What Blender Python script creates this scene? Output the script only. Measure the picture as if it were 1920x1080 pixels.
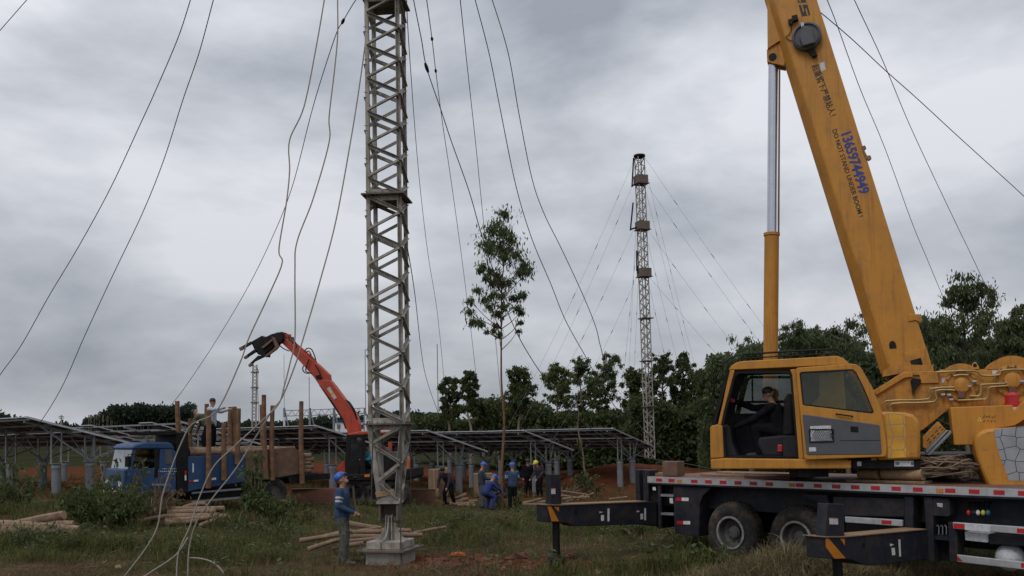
import bpy, bmesh, math, random
import numpy as np
from mathutils import Vector, Matrix, Euler

# ------------------------------------------------------------------ clear
for o in list(bpy.data.objects):
    bpy.data.objects.remove(o, do_unlink=True)
SC = bpy.context.scene
COL = SC.collection
R_ = math.radians
rng = random.Random(7)
NP = np.random.RandomState(11)

# ------------------------------------------------------------------ camera
FPX, PPX, PPY = 1662.0, 960.0, 720.0          # focal length and principal point in photo pixels (the photo is the top of a 4:3 frame)
CAM = Vector((0.0, 0.0, 2.45))
PITCH, ROLL = math.atan(92.0 / FPX), R_(1.1)
cam_d = bpy.data.cameras.new('camera')
cam = bpy.data.objects.new('camera', cam_d)
COL.objects.link(cam)
CROT = Matrix.Rotation(math.pi / 2 + PITCH, 3, 'X') @ Matrix.Rotation(-ROLL, 3, 'Z')
cam.matrix_world = Matrix.Translation(CAM) @ CROT.to_4x4()
cam_d.sensor_width = 36.0
cam_d.lens = 36.0 * FPX / 1920.0
cam_d.shift_y = (PPY - 540.0) / 1920.0
cam_d.clip_end = 6000.0
cam_d.clip_start = 0.1
SC.camera = cam

# ------------------------------------------------------------------ overcast sky and sun
SUN_EL, SUN_AZ = R_(52), R_(215)               # high sun behind cloud, behind and left of the camera
W = bpy.data.worlds.new('World'); SC.world = W; W.use_nodes = True
nt = W.node_tree; nt.nodes.clear()
def N(tree, t, **kw):
    n = tree.nodes.new(t)
    for k, v in kw.items():
        if k.startswith('i_'):
            n.inputs[k[2:].replace('_', ' ')].default_value = v
        else:
            setattr(n, k, v)
    return n
def math_node(tree, op, a, b=None):
    n = tree.nodes.new('ShaderNodeMath'); n.operation = op
    for i, x in enumerate((a, b)):
        if x is None: continue
        if isinstance(x, (int, float)): n.inputs[i].default_value = x
        else: tree.links.new(x, n.inputs[i])
    return n.outputs[0]
out = N(nt, 'ShaderNodeOutputWorld'); bg = N(nt, 'ShaderNodeBackground')
sky = N(nt, 'ShaderNodeTexSky'); sky.sky_type = 'NISHITA'; sky.sun_disc = False
sky.sun_elevation = SUN_EL; sky.sun_rotation = SUN_AZ; sky.dust_density = 3.0
tc = N(nt, 'ShaderNodeTexCoord'); sep = N(nt, 'ShaderNodeSeparateXYZ')
nt.links.new(tc.outputs['Generated'], sep.inputs[0])
zc = math_node(nt, 'MAXIMUM', sep.outputs['Z'], 0.0)
mp_ = N(nt, 'ShaderNodeMapping'); mp_.inputs['Scale'].default_value = (1.9, 1.9, 4.6); mp_.inputs['Location'].default_value = (0.35, 0.9, 0.2)
mp_.inputs['Rotation'].default_value = (0.0, R_(9), 0.0)
nt.links.new(tc.outputs['Generated'], mp_.inputs[0])
n1 = N(nt, 'ShaderNodeTexNoise'); n1.inputs['Scale'].default_value = 1.25; n1.inputs['Detail'].default_value = 6.0
n1.inputs['Roughness'].default_value = 0.54; n1.inputs['Distortion'].default_value = 0.15
nt.links.new(mp_.outputs[0], n1.inputs['Vector'])
cr = N(nt, 'ShaderNodeValToRGB')
cr.color_ramp.elements[0].position = 0.34; cr.color_ramp.elements[0].color = (0.30, 0.325, 0.375, 1)
cr.color_ramp.elements[1].position = 0.63; cr.color_ramp.elements[1].color = (0.73, 0.745, 0.79, 1)
e = cr.color_ramp.elements.new(0.49); e.color = (0.51, 0.535, 0.585, 1)
nt.links.new(n1.outputs['Fac'], cr.inputs[0])
gain = math_node(nt, 'ADD', math_node(nt, 'MULTIPLY', zc, 0.7), 0.86)      # overcast: brighter towards the zenith
vm = N(nt, 'ShaderNodeVectorMath'); vm.operation = 'SCALE'
nt.links.new(cr.outputs[0], vm.inputs[0]); nt.links.new(gain, vm.inputs['Scale'])
sk = N(nt, 'ShaderNodeVectorMath'); sk.operation = 'SCALE'; sk.inputs['Scale'].default_value = 0.10
nt.links.new(sky.outputs[0], sk.inputs[0])
mx = N(nt, 'ShaderNodeMix'); mx.data_type = 'RGBA'; mx.inputs[0].default_value = 0.93
nt.links.new(sk.outputs[0], mx.inputs[6]); nt.links.new(vm.outputs[0], mx.inputs[7])
nt.links.new(mx.outputs[2], bg.inputs[0]); bg.inputs[1].default_value = 1.0
nt.links.new(bg.outputs[0], out.inputs[0])

sun_d = bpy.data.lights.new('sun', 'SUN'); sun_d.energy = 1.0; sun_d.angle = R_(25); sun_d.color = (1.0, 0.96, 0.9)
sun = bpy.data.objects.new('sun', sun_d); COL.objects.link(sun)
sdir = Vector((math.sin(SUN_AZ) * math.cos(SUN_EL), math.cos(SUN_AZ) * math.cos(SUN_EL), math.sin(SUN_EL)))
sun.rotation_euler = sdir.to_track_quat('Z', 'Y').to_euler()
sun.location = (-30, -30, 60)
vs = SC.view_settings
vs.view_transform = 'Standard'; vs.look = 'None'; vs.exposure = 0.0; vs.gamma = 1.0; vs.use_curve_mapping = False

# ------------------------------------------------------------------ pixel -> place helpers
def ray(px, py):
    return CROT @ Vector(((px - PPX) / FPX, -(py - PPY) / FPX, -1.0))
def at(px, py, Y):
    d = ray(px, py); return CAM + d * (Y / d.y)
class Plane:
    """vertical plane through o, horizontal axis a; hit(px,py) gives the point, lat moves it along its normal (towards camera +)"""
    def __init__(s, o, ang):
        s.o = Vector((o[0], o[1], 0)); s.a = Vector((math.cos(ang), math.sin(ang), 0))
        s.n = Vector((s.a.y, -s.a.x, 0))
        if s.n.dot(Vector((0, -1, 0))) < 0: s.n = -s.n
    def hit(s, px, py, lat=0.0):
        d = ray(px, py); o = s.o + s.n * lat
        t = (o - CAM).dot(s.n) / d.dot(s.n)
        return CAM + d * t
    def P(s, k, z, lat=0.0):
        return s.o + s.a * k + s.n * lat + Vector((0, 0, z))
    def k(s, p): return (p - s.o).dot(s.a)

def sstep(a, b, x):
    t = np.clip((x - a) / (b - a), 0, 1); return t * t * (3 - 2 * t)
def bump(x, y):
    return (0.035 * np.sin(x * 1.7 + 1.3 * np.sin(y * 0.9)) * np.sin(y * 1.45 + 0.7) + 0.02 * np.sin(x * 4.1 + y * 2.3) + 0.015 * np.sin(y * 5.3 - x * 3.1))
def ground(x, y):
    x = np.asarray(x, float); y = np.asarray(y, float)
    s = sstep(17, 33, y)
    base = s * (-0.47 + 0.075 * np.clip(-x, 0, 14))
    far = sstep(70, 420, y) * 6.5 + sstep(400, 1400, y) * 12.0
    side = 0.02 * np.clip(-x - 3, 0, 10) * (1 - s)
    mound = 1.0 * np.exp(-(((x - 6.5) / 4.5) ** 2 + ((y - 51) / 2.6) ** 2)) + 0.4 * np.exp(-(((x - 12) / 4) ** 2 + ((y - 49) / 2.5) ** 2))
    return base + far + side + mound + bump(x, y) * (1 - sstep(60, 90, y))
def gz(x, y): return float(ground(x, y))
def on_ground(px, py, dz=0.0):
    """where the ray through a pixel meets the ground"""
    d = ray(px, py); t = 5.0
    for _ in range(4000):
        p = CAM + d * t
        if p.z <= gz(p.x, p.y) + dz: return p
        t += 0.02 if t < 60 else 0.2
    return CAM + d * t

# ------------------------------------------------------------------ materials
MATS = {}
def mat(name, col, rough=0.6, metal=0.0, var=0.18, scale=5.0, bump=0.0, bscale=40.0, dirt=None, dscale=2.0, damt=0.5, island=0.0, spec=0.5, stretch=None, streak=None):
    if name in MATS: return MATS[name]
    m = bpy.data.materials.new(name); m.use_nodes = True; t = m.node_tree
    b = t.nodes['Principled BSDF']; L = t.links.new
    b.inputs['Roughness'].default_value = rough; b.inputs['Metallic'].default_value = metal
    b.inputs['Specular IOR Level'].default_value = spec
    co = N(t, 'ShaderNodeTexCoord'); vec = co.outputs['Object']
    if stretch:
        mp = N(t, 'ShaderNodeMapping'); mp.inputs['Scale'].default_value = stretch; L(vec, mp.inputs[0]); vec = mp.outputs[0]
    no = N(t, 'ShaderNodeTexNoise'); no.inputs['Scale'].default_value = scale; no.inputs['Detail'].default_value = 6.0; no.inputs['Roughness'].default_value = 0.6
    L(vec, no.inputs['Vector'])
    rp = N(t, 'ShaderNodeValToRGB'); c = np.array(col[:3])
    lo = np.clip(c * (1 - var), 0, 1); hi = np.clip(c * (1 + var), 0, 1)
    rp.color_ramp.elements[0].position = 0.3; rp.color_ramp.elements[0].color = (*lo, 1)
    rp.color_ramp.elements[1].position = 0.7; rp.color_ramp.elements[1].color = (*hi, 1)
    L(no.outputs['Fac'], rp.inputs[0]); cur = rp.outputs[0]
    if island:
        g = N(t, 'ShaderNodeNewGeometry')
        hs = N(t, 'ShaderNodeHueSaturation'); hs.inputs['Saturation'].default_value = 1.0
        mr = N(t, 'ShaderNodeMapRange'); mr.inputs[3].default_value = 1 - island; mr.inputs[4].default_value = 1 + island
        L(g.outputs['Random Per Island'], mr.inputs[0]); L(mr.outputs[0], hs.inputs['Value'])
        mh = N(t, 'ShaderNodeMapRange'); mh.inputs[3].default_value = 0.5 - island * 0.06; mh.inputs[4].default_value = 0.5 + island * 0.03
        L(g.outputs['Random Per Island'], mh.inputs[0]); L(mh.outputs[0], hs.inputs['Hue'])
        L(cur, hs.inputs['Color']); cur = hs.outputs[0]
    if dirt is not None:
        n2 = N(t, 'ShaderNodeTexNoise'); n2.inputs['Scale'].default_value = dscale; n2.inputs['Detail'].default_value = 8.0; n2.inputs['Roughness'].default_value = 0.7
        L(co.outputs['Object'], n2.inputs['Vector'])
        r2 = N(t, 'ShaderNodeValToRGB'); r2.color_ramp.elements[0].position = 0.48; r2.color_ramp.elements[1].position = 0.68
        r2.color_ramp.elements[0].color = (0, 0, 0, 1); r2.color_ramp.elements[1].color = (damt, damt, damt, 1)
        L(n2.outputs['Fac'], r2.inputs[0])
        mm = N(t, 'ShaderNodeMix'); mm.data_type = 'RGBA'; L(r2.outputs[0], mm.inputs[0]); L(cur, mm.inputs[6]); mm.inputs[7].default_value = (*dirt, 1)
        cur = mm.outputs[2]
    if streak is not None:                                   # grease and rain marks running down the paint
        m3 = N(t, 'ShaderNodeMapping'); m3.inputs['Scale'].default_value = (9, 9, 0.7); L(co.outputs['Object'], m3.inputs[0])
        n3 = N(t, 'ShaderNodeTexNoise'); n3.inputs['Scale'].default_value = 1.6; n3.inputs['Detail'].default_value = 7.0; n3.inputs['Roughness'].default_value = 0.65; L(m3.outputs[0], n3.inputs['Vector'])
        r3 = N(t, 'ShaderNodeValToRGB'); r3.color_ramp.elements[0].position = 0.5; r3.color_ramp.elements[1].position = 0.72; r3.color_ramp.elements[0].color = (0, 0, 0, 1); r3.color_ramp.elements[1].color = (.62, .62, .62, 1)
        L(n3.outputs['Fac'], r3.inputs[0]); m4 = N(t, 'ShaderNodeMix'); m4.data_type = 'RGBA'; L(r3.outputs[0], m4.inputs[0]); L(cur, m4.inputs[6]); m4.inputs[7].default_value = (*streak, 1); cur = m4.outputs[2]
        ra = N(t, 'ShaderNodeMapRange'); ra.inputs[3].default_value = rough - .08; ra.inputs[4].default_value = rough + .25; L(n3.outputs['Fac'], ra.inputs[0]); L(ra.outputs[0], b.inputs['Roughness'])
    L(cur, b.inputs['Base Color'])
    if bump:
        nb = N(t, 'ShaderNodeTexNoise'); nb.inputs['Scale'].default_value = bscale; nb.inputs['Detail'].default_value = 5.0
        L(vec, nb.inputs['Vector'])
        bp = N(t, 'ShaderNodeBump'); bp.inputs['Strength'].default_value = bump; bp.inputs['Distance'].default_value = 0.02
        L(nb.outputs['Fac'], bp.inputs['Height']); L(bp.outputs[0], b.inputs['Normal'])
    MATS[name] = m
    return m
def leaf_mat(name, col, island=0.45):
    m = mat(name, col, rough=0.55, var=0.25, scale=0.8, island=island, spec=0.12)
    t = m.node_tree; b = t.nodes['Principled BSDF']
    if 'Translucent BSDF' not in t.nodes:
        tr = t.nodes.new('ShaderNodeBsdfTranslucent'); mx = t.nodes.new('ShaderNodeMixShader'); mx.inputs[0].default_value = 0.4
        src = b.inputs['Base Color'].links[0].from_socket
        t.links.new(src, tr.inputs[0]); t.links.new(b.outputs[0], mx.inputs[1]); t.links.new(tr.outputs[0], mx.inputs[2])
        t.links.new(mx.outputs[0], t.nodes['Material Output'].inputs[0])
    return m
def glass_mat(name, tint, fac=0.82):
    m = bpy.data.materials.new(name); m.use_nodes = True; t = m.node_tree
    for n in list(t.nodes):
        if n.type == 'BSDF_PRINCIPLED': t.nodes.remove(n)
    tr = N(t, 'ShaderNodeBsdfTransparent'); tr.inputs[0].default_value = (*tint, 1)
    gl = N(t, 'ShaderNodeBsdfGlossy'); gl.inputs['Roughness'].default_value = 0.03; gl.inputs[0].default_value = (0.8, 0.85, 0.85, 1)
    fr = N(t, 'ShaderNodeFresnel'); fr.inputs[0].default_value = 1.5
    no = N(t, 'ShaderNodeTexNoise'); no.inputs['Scale'].default_value = 4.0
    ad = math_node(t, 'ADD', fr.outputs[0], math_node(t, 'MULTIPLY', no.outputs['Fac'], 1 - fac))
    mx = N(t, 'ShaderNodeMixShader'); t.links.new(ad, mx.inputs[0]); t.links.new(tr.outputs[0], mx.inputs[1]); t.links.new(gl.outputs[0], mx.inputs[2])
    t.links.new(mx.outputs[0], t.nodes['Material Output'].inputs[0])
    MATS[name] = m
    return m
def voronoi_mat(name, base, line, scale, width, rough=0.4, metal=0.0):
    m = bpy.data.materials.new(name); m.use_nodes = True; t = m.node_tree; b = t.nodes['Principled BSDF']
    co = N(t, 'ShaderNodeTexCoord'); v = N(t, 'ShaderNodeTexVoronoi'); v.feature = 'DISTANCE_TO_EDGE'
    v.voronoi_dimensions = '2D'; v.inputs['Scale'].default_value = scale; v.inputs['Randomness'].default_value = 0.42
    sp_ = N(t, 'ShaderNodeSeparateXYZ'); cb_ = N(t, 'ShaderNodeCombineXYZ'); t.links.new(co.outputs['Object'], sp_.inputs[0])
    t.links.new(math_node(t, 'ADD', math_node(t, 'MULTIPLY', sp_.outputs[0], 0.927), math_node(t, 'MULTIPLY', sp_.outputs[1], -0.375)), cb_.inputs[0]); t.links.new(sp_.outputs[2], cb_.inputs[1])
    t.links.new(cb_.outputs[0], v.inputs['Vector'])
    lt = math_node(t, 'LESS_THAN', v.outputs['Distance'], width)
    no = N(t, 'ShaderNodeTexNoise'); no.inputs['Scale'].default_value = 3.0; t.links.new(co.outputs['Object'], no.inputs['Vector'])
    rp = N(t, 'ShaderNodeValToRGB'); rp.color_ramp.elements[0].color = (*[c * 0.8 for c in base], 1); rp.color_ramp.elements[1].color = (*[min(1, c * 1.15) for c in base], 1)
    rp.color_ramp.elements[0].position = .3; rp.color_ramp.elements[1].position = .7
    t.links.new(no.outputs['Fac'], rp.inputs[0])
    mx = N(t, 'ShaderNodeMix'); mx.data_type = 'RGBA'; t.links.new(lt, mx.inputs[0]); t.links.new(rp.outputs[0], mx.inputs[6]); mx.inputs[7].default_value = (*line, 1)
    t.links.new(mx.outputs[2], b.inputs['Base Color']); b.inputs['Roughness'].default_value = rough; b.inputs['Metallic'].default_value = metal
    MATS[name] = m
    return m
MUD = (0.11, 0.07, 0.045)
M = dict(
 yellow=mat('crane_yellow', (0.49, 0.21, 0.02), 0.48, var=0.13, scale=2.5, dirt=(0.20, 0.095, 0.03), dscale=5.0, damt=0.42, bump=0.03, bscale=60, streak=(0.24, 0.10, 0.025)),
 yellow_old=mat('worn_yellow', (0.48, 0.205, 0.025), 0.55, var=0.14, scale=4, dirt=(0.16, 0.085, 0.03), dscale=5, damt=0.65, streak=(0.15, 0.07, 0.025)),
 navy=mat('carrier_navy', (0.012, 0.015, 0.024), 0.55, var=0.25, scale=6, dirt=(0.055, 0.036, 0.025), dscale=4, damt=0.7, spec=0.3, streak=(0.035, 0.027, 0.023)),
 black=mat('black_steel', (0.006, 0.006, 0.007), 0.6, var=0.3, dirt=MUD, dscale=5, damt=0.12, spec=0.25),
 rubber=mat('tyre_rubber', (0.02, 0.019, 0.018), 0.85, var=0.3, dirt=(0.13, 0.085, 0.055), dscale=6, damt=0.75),
 rim=mat('rim_grey', (0.075, 0.072, 0.07), 0.6, var=0.3, dirt=(0.07, 0.045, 0.03), dscale=7, damt=0.7),
 rimlip=mat('rim_lip', (0.26, 0.26, 0.265), 0.5, var=0.3, scale=9, dirt=MUD, dscale=7, damt=0.7),
 chrome=mat('chromed_rod', (0.55, 0.57, 0.62), 0.22, metal=0.85, var=0.06),
 galv=mat('galvanised_steel', (0.23, 0.24, 0.25), 0.55, metal=0.35, var=0.2, scale=8),
 mast=mat('weathered_galvanised_mast', (0.335, 0.315, 0.28), 0.68, metal=0.15, var=0.3, scale=5, dirt=(0.13, 0.10, 0.075), dscale=4, damt=0.75, bump=0.12, streak=(0.15, 0.105, 0.07)),
 plate=mat('rusty_flange_steel', (0.13, 0.105, 0.085), 0.75, metal=0.1, var=0.35, dirt=(0.16, 0.085, 0.045), dscale=6, damt=0.7, bump=0.15),
 concrete=mat('concrete', (0.33, 0.315, 0.285), 0.9, var=0.2, scale=4, dirt=(0.15, 0.12, 0.09), dscale=3, damt=0.6, bump=0.25),
 pillar=mat('pillar_concrete', (0.15, 0.16, 0.18), 0.85, var=0.18, scale=3, dirt=(0.16, 0.12, 0.09), dscale=2.5, damt=0.5, bump=0.1),
 pv=mat('panel_backsheet', (0.035, 0.036, 0.04), 0.5, var=0.2, scale=3),
 silver=mat('brushed_aluminium', (0.55, 0.56, 0.58), 0.38, metal=0.55, var=0.12, scale=6, dirt=(0.2, 0.17, 0.14), dscale=5, damt=0.35),
 white=mat('white_reflector', (0.66, 0.66, 0.66), 0.4, var=0.12, scale=8, dirt=(0.3, 0.26, 0.22), dscale=9, damt=0.5),
 red=mat('red_reflector', (0.42, 0.018, 0.022), 0.35, var=0.15, scale=8),
 amber=mat('amber_lens', (0.55, 0.19, 0.02), 0.3, var=0.1),
 grey=mat('grey_door_panel', (0.075, 0.077, 0.088), 0.6, var=0.1, scale=6, bump=0.05, bscale=150),
 trim=mat('cab_interior_plastic', (0.020, 0.020, 0.023), 0.7, var=0.2, spec=0.25),
 wood=mat('rough_plank', (0.24, 0.15, 0.085), 0.85, var=0.35, scale=4, bump=0.2, dirt=MUD, damt=0.5, stretch=(1, 6, 6)),
 bark=mat('log_bark', (0.215, 0.145, 0.095), 0.9, var=0.5, scale=6, bump=0.35, bscale=25, dirt=(0.12, 0.07, 0.045), dscale=5, damt=0.7),
 logend=mat('cut_log_end', (0.31, 0.20, 0.11), 0.85, var=0.25, scale=14),
 stake=mat('stake_wood', (0.165, 0.085, 0.045), 0.9, var=0.5, scale=5, bump=0.3, bscale=30, dirt=(0.09, 0.05, 0.03), dscale=6, damt=0.7),
 rope=mat('steel_rope', (0.07, 0.068, 0.066), 0.6, metal=0.3, var=0.25, scale=30),
 rope_pale=mat('pale_rope', (0.27, 0.235, 0.20), 0.8, var=0.25, scale=30, bump=0.3, bscale=120),
 wire=mat('guy_wire_grey', (0.12, 0.12, 0.125), 0.6, metal=0.2, var=0.2),
 blue=mat('truck_blue', (0.011, 0.055, 0.155), 0.45, var=0.22, scale=2.5, dirt=(0.045, 0.042, 0.045), dscale=3, damt=0.6, streak=(0.03, 0.05, 0.09)),
 excav=mat('excavator_orange_red', (0.42, 0.045, 0.017), 0.42, var=0.12, scale=3, dirt=(0.16, 0.05, 0.025), dscale=4, damt=0.5, streak=(0.16, 0.035, 0.02)),
 orange=mat('bright_orange', (0.62, 0.12, 0.02), 0.5, var=0.15),
 rust=mat('rust_red_steel', (0.15, 0.068, 0.042), 0.8, var=0.3, scale=5, dirt=(0.08, 0.04, 0.03), dscale=5, damt=0.6),
 tarp=mat('brown_boards', (0.15, 0.085, 0.055), 0.8, var=0.3, scale=5, dirt=(0.07, 0.045, 0.03), dscale=4, damt=0.6),
 card=mat('cardboard', (0.20, 0.135, 0.085), 0.85, var=0.15, scale=3),
 whitewall=mat('white_wall', (0.62, 0.63, 0.64), 0.7, var=0.06, scale=1),
 blueroof=mat('blue_roof_trim', (0.03, 0.07, 0.25), 0.5, var=0.1),
 skin=mat('skin', (0.36, 0.19, 0.125), 0.55, var=0.1, scale=20),
 hair=mat('black_hair', (0.012, 0.010, 0.009), 0.6, var=0.2),
 hat=mat('blue_hard_hat', (0.012, 0.09, 0.44), 0.35, var=0.06),
 hat_y=mat('yellow_hard_hat', (0.6, 0.5, 0.05), 0.4, var=0.06),
 jacket=mat('blue_work_jacket', (0.022, 0.052, 0.11), 0.85, var=0.3, scale=9, bump=0.3, bscale=14),
 jacket2=mat('slate_blue_jacket', (0.026, 0.038, 0.055), 0.85, var=0.25, scale=9, bump=0.3, bscale=14),
 bluecoat=mat('bright_blue_overall', (0.012, 0.028, 0.13), 0.85, var=0.25, scale=9),
 dark=mat('dark_cloth', (0.009, 0.009, 0.011), 0.95, var=0.35, scale=9, bump=0.25, bscale=15, spec=0.08),
 purple=mat('dark_purple_checked_cloth', (0.028, 0.016, 0.026), 0.9, var=0.5, scale=18),
 greytrs=mat('grey_cloth', (0.075, 0.078, 0.085), 0.9, var=0.25, scale=9),
 camo=mat('camouflage_cloth', (0.075, 0.078, 0.062), 0.9, var=0.75, scale=11, dirt=(0.018, 0.02, 0.017), dscale=9, damt=0.9),
 camo2=mat('camouflage_green_cloth', (0.085, 0.09, 0.055), 0.9, var=0.7, scale=11, dirt=(0.02, 0.022, 0.015), dscale=9, damt=0.9),
 shirt=mat('pale_blue_shirt', (0.36, 0.42, 0.52), 0.85, var=0.1, scale=9),
 teal=mat('teal_shirt', (0.02, 0.17, 0.24), 0.85, var=0.15),
 shoe=mat('dark_shoe', (0.018, 0.017, 0.016), 0.7, var=0.3),
 sole=mat('white_sole', (0.6, 0.55, 0.45), 0.7, var=0.1),
 redglove=mat('red_glove', (0.42, 0.05, 0.06), 0.8, var=0.2),
 reflect=mat('grey_reflective_band', (0.42, 0.43, 0.45), 0.5, var=0.1),
 trunk=mat('pale_trunk', (0.20, 0.155, 0.115), 0.85, var=0.4, scale=3, bump=0.2, stretch=(3, 3, 0.6)),
 trunk_d=mat('dark_trunk', (0.10, 0.085, 0.07), 0.9, var=0.35, scale=3),
 twig=mat('dry_twig', (0.17, 0.12, 0.08), 0.9, var=0.3),
 leaf=leaf_mat('eucalyptus_leaf', (0.082, 0.112, 0.044)),
 leaf_d=leaf_mat('dark_tree_leaf', (0.068, 0.090, 0.036)),
 leaf_r=leaf_mat('grey_green_leaf', (0.092, 0.120, 0.056)),
 leaf_l=leaf_mat('yellow_green_leaf', (0.11, 0.14, 0.045)),
 pine=leaf_mat('far_wood_leaf', (0.028, 0.042, 0.026), 0.3),
 grass=leaf_mat('green_grass', (0.112, 0.118, 0.040), 0.5),
 weed=leaf_mat('weed_leaf', (0.080, 0.102, 0.038), 0.5),
 dry=leaf_mat('dry_grass', (0.175, 0.122, 0.066), 0.5),
 hay=leaf_mat('cut_hay', (0.22, 0.185, 0.10), 0.5),
 glass=glass_mat('tinted_glass', (0.55, 0.60, 0.60), 0.92),
 glass_y=glass_mat('door_glass', (0.72, 0.72, 0.56), 0.97),
 glass_d=glass_mat('dark_window_glass', (0.25, 0.28, 0.30), 0.85),
 honey_s=voronoi_mat('silver_honeycomb_print', (0.38, 0.39, 0.42), (0.02, 0.02, 0.025), 5.6, 0.024, 0.3, 0.4),
 honey_y=voronoi_mat('yellow_honeycomb_print', (0.62, 0.31, 0.03), (0.20, 0.19, 0.17), 5.5, 0.030, 0.45),
 ink=mat('black_lettering', (0.02, 0.018, 0.018), 0.6, var=0.2),
 inkblue=mat('blue_lettering', (0.03, 0.05, 0.24), 0.6, var=0.25),
 inkwhite=mat('white_lettering', (0.55, 0.56, 0.58), 0.6, var=0.2),
 paper=mat('white_sticker', (0.55, 0.56, 0.58), 0.6, var=0.12, scale=20, dirt=(0.12, 0.15, 0.25), dscale=25, damt=0.5),
 soilred=mat('red_soil_clod', (0.115, 0.042, 0.024), 0.95, var=0.3, scale=4),
)

# ------------------------------------------------------------------ mesh helpers
ORI = {}
def empty(name, loc, label, cat, group=None):
    o = bpy.data.objects.new(name, None); COL.objects.link(o); o.location = loc
    o.empty_display_size = 0.2
    o['label'] = label; o['category'] = cat
    if group: o['group'] = group
    ORI[o] = Vector(loc)
    return o
def tag(o, label, cat, group=None):
    o['label'] = label; o['category'] = cat
    if group: o['group'] = group
    return o
UP = Vector((0, 0, 1))
class MB:
    def __init__(s): s.v = []; s.f = []; s.mi = []; s.cur = 0
    def add(s, vs, fs):
        b = len(s.v); s.v += [Vector(p) for p in vs]; s.f += [[i + b for i in f] for f in fs]; s.mi += [s.cur] * len(fs); return s
    def box(s, c, size, R=None):
        c = Vector(c); h = [x / 2 for x in size]; pts = []
        for sx in (-1, 1):
            for sy in (-1, 1):
                for sz in (-1, 1):
                    q = Vector((sx * h[0], sy * h[1], sz * h[2])); pts.append(c + (R @ q if R else q))
        return s.add(pts, [(0, 1, 3, 2), (4, 6, 7, 5), (0, 4, 5, 1), (2, 3, 7, 6), (0, 2, 6, 4), (1, 5, 7, 3)])
    def bar(s, p0, p1, w, h, up=UP):
        p0, p1 = Vector(p0), Vector(p1); d = (p1 - p0); L = d.length; d = d / L
        x = d.cross(up)
        if x.length < 1e-4: x = d.cross(Vector((1, 0, 0)))
        x.normalize(); y = x.cross(d)
        R = Matrix((x, d, y)).transposed()
        return s.box((p0 + p1) / 2, (w, L, h), R)
    def angle(s, p0, p1, w, t, up=UP):
        """L-profile bar"""
        p0, p1 = Vector(p0), Vector(p1); d = (p1 - p0).normalized(); x = d.cross(up)
        if x.length < 1e-4: x = d.cross(Vector((1, 0, 0)))
        x.normalize(); y = x.cross(d)
        s.bar(p0, p1, w, t, up)
        o = x * (w / 2 - t / 2) + y * (w / 2)
        return s.bar(p0 + o, p1 + o, t, w - t - 0.002, up)
    def tube(s, pts, r, n=8, cap=True):
        pts = [Vector(p) for p in pts]; m = len(pts)
        rs = r if isinstance(r, (list, tuple)) else [r] * m
        vs = []; prev = None
        for i, p in enumerate(pts):
            d = (pts[min(i + 1, m - 1)] - pts[max(i - 1, 0)]).normalized()
            if prev is None:
                x = d.cross(UP)
                if x.length < 1e-3: x = d.cross(Vector((0, 1, 0)))
            else: x = prev - d * prev.dot(d)
            x.normalize(); prev = x; y = d.cross(x)
            for j in range(n):
                a = 2 * math.pi * j / n; vs.append(p + (x * math.cos(a) + y * math.sin(a)) * rs[i])
        fs = [(i * n + j, i * n + (j + 1) % n, (i + 1) * n + (j + 1) % n, (i + 1) * n + j) for i in range(m - 1) for j in range(n)]
        if cap: fs += [tuple(reversed(range(n))), tuple(range((m - 1) * n, m * n))]
        return s.add(vs, fs)
    def lathe(s, c, axis, prof, n=24):
        """profile of (radius, height along axis) points"""
        c = Vector(c); a = Vector(axis).normalized(); x = a.cross(UP)
        if x.length < 1e-3: x = Vector((1, 0, 0))
        x.normalize(); y = a.cross(x); vs = []
        for r, h in prof:
            for j in range(n):
                t = 2 * math.pi * j / n; vs.append(c + a * h + (x * math.cos(t) + y * math.sin(t)) * max(r, 1e-4))
        m = len(prof)
        fs = [(i * n + j, i * n + (j + 1) % n, (i + 1) * n + (j + 1) % n, (i + 1) * n + j) for i in range(m - 1) for j in range(n)]
        return s.add(vs, fs)
    def prism(s, poly, off):
        """polygon of 3D points swept by off"""
        n = len(poly); off = Vector(off); a = [Vector(p) for p in poly]
        fs = [tuple(range(n)), tuple(reversed(range(n, 2 * n)))] + [(i, i + n, (i + 1) % n + n, (i + 1) % n) for i in range(n)]
        return s.add(a + [p + off for p in a], fs)
    def ring(s, outer, inner, off):
        n = len(outer); off = Vector(off); o = [Vector(p) for p in outer]; q = [Vector(p) for p in inner]
        vs = o + q + [p + off for p in o] + [p + off for p in q]; fs = []
        for i in range(n):
            j = (i + 1) % n
            fs += [(i, j, n + j, n + i), (2 * n + i, 3 * n + i, 3 * n + j, 2 * n + j), (i, 2 * n + i, 2 * n + j, j), (n + i, n + j, 3 * n + j, 3 * n + i)]
        return s.add(vs, fs)
    def ball(s, c, r, n=10, m=6, sq=(1, 1, 1)):
        c = Vector(c); vs = []; fs = []
        for i in range(m + 1):
            a = math.pi * i / m
            for j in range(n):
                b = 2 * math.pi * j / n
                vs.append(c + Vector((r * sq[0] * math.sin(a) * math.cos(b), r * sq[1] * math.sin(a) * math.sin(b), r * sq[2] * math.cos(a))))
        for i in range(m):
            for j in range(n): fs.append((i * n + j, (i + 1) * n + j, (i + 1) * n + (j + 1) % n, i * n + (j + 1) % n))
        return s.add(vs, fs)
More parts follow.
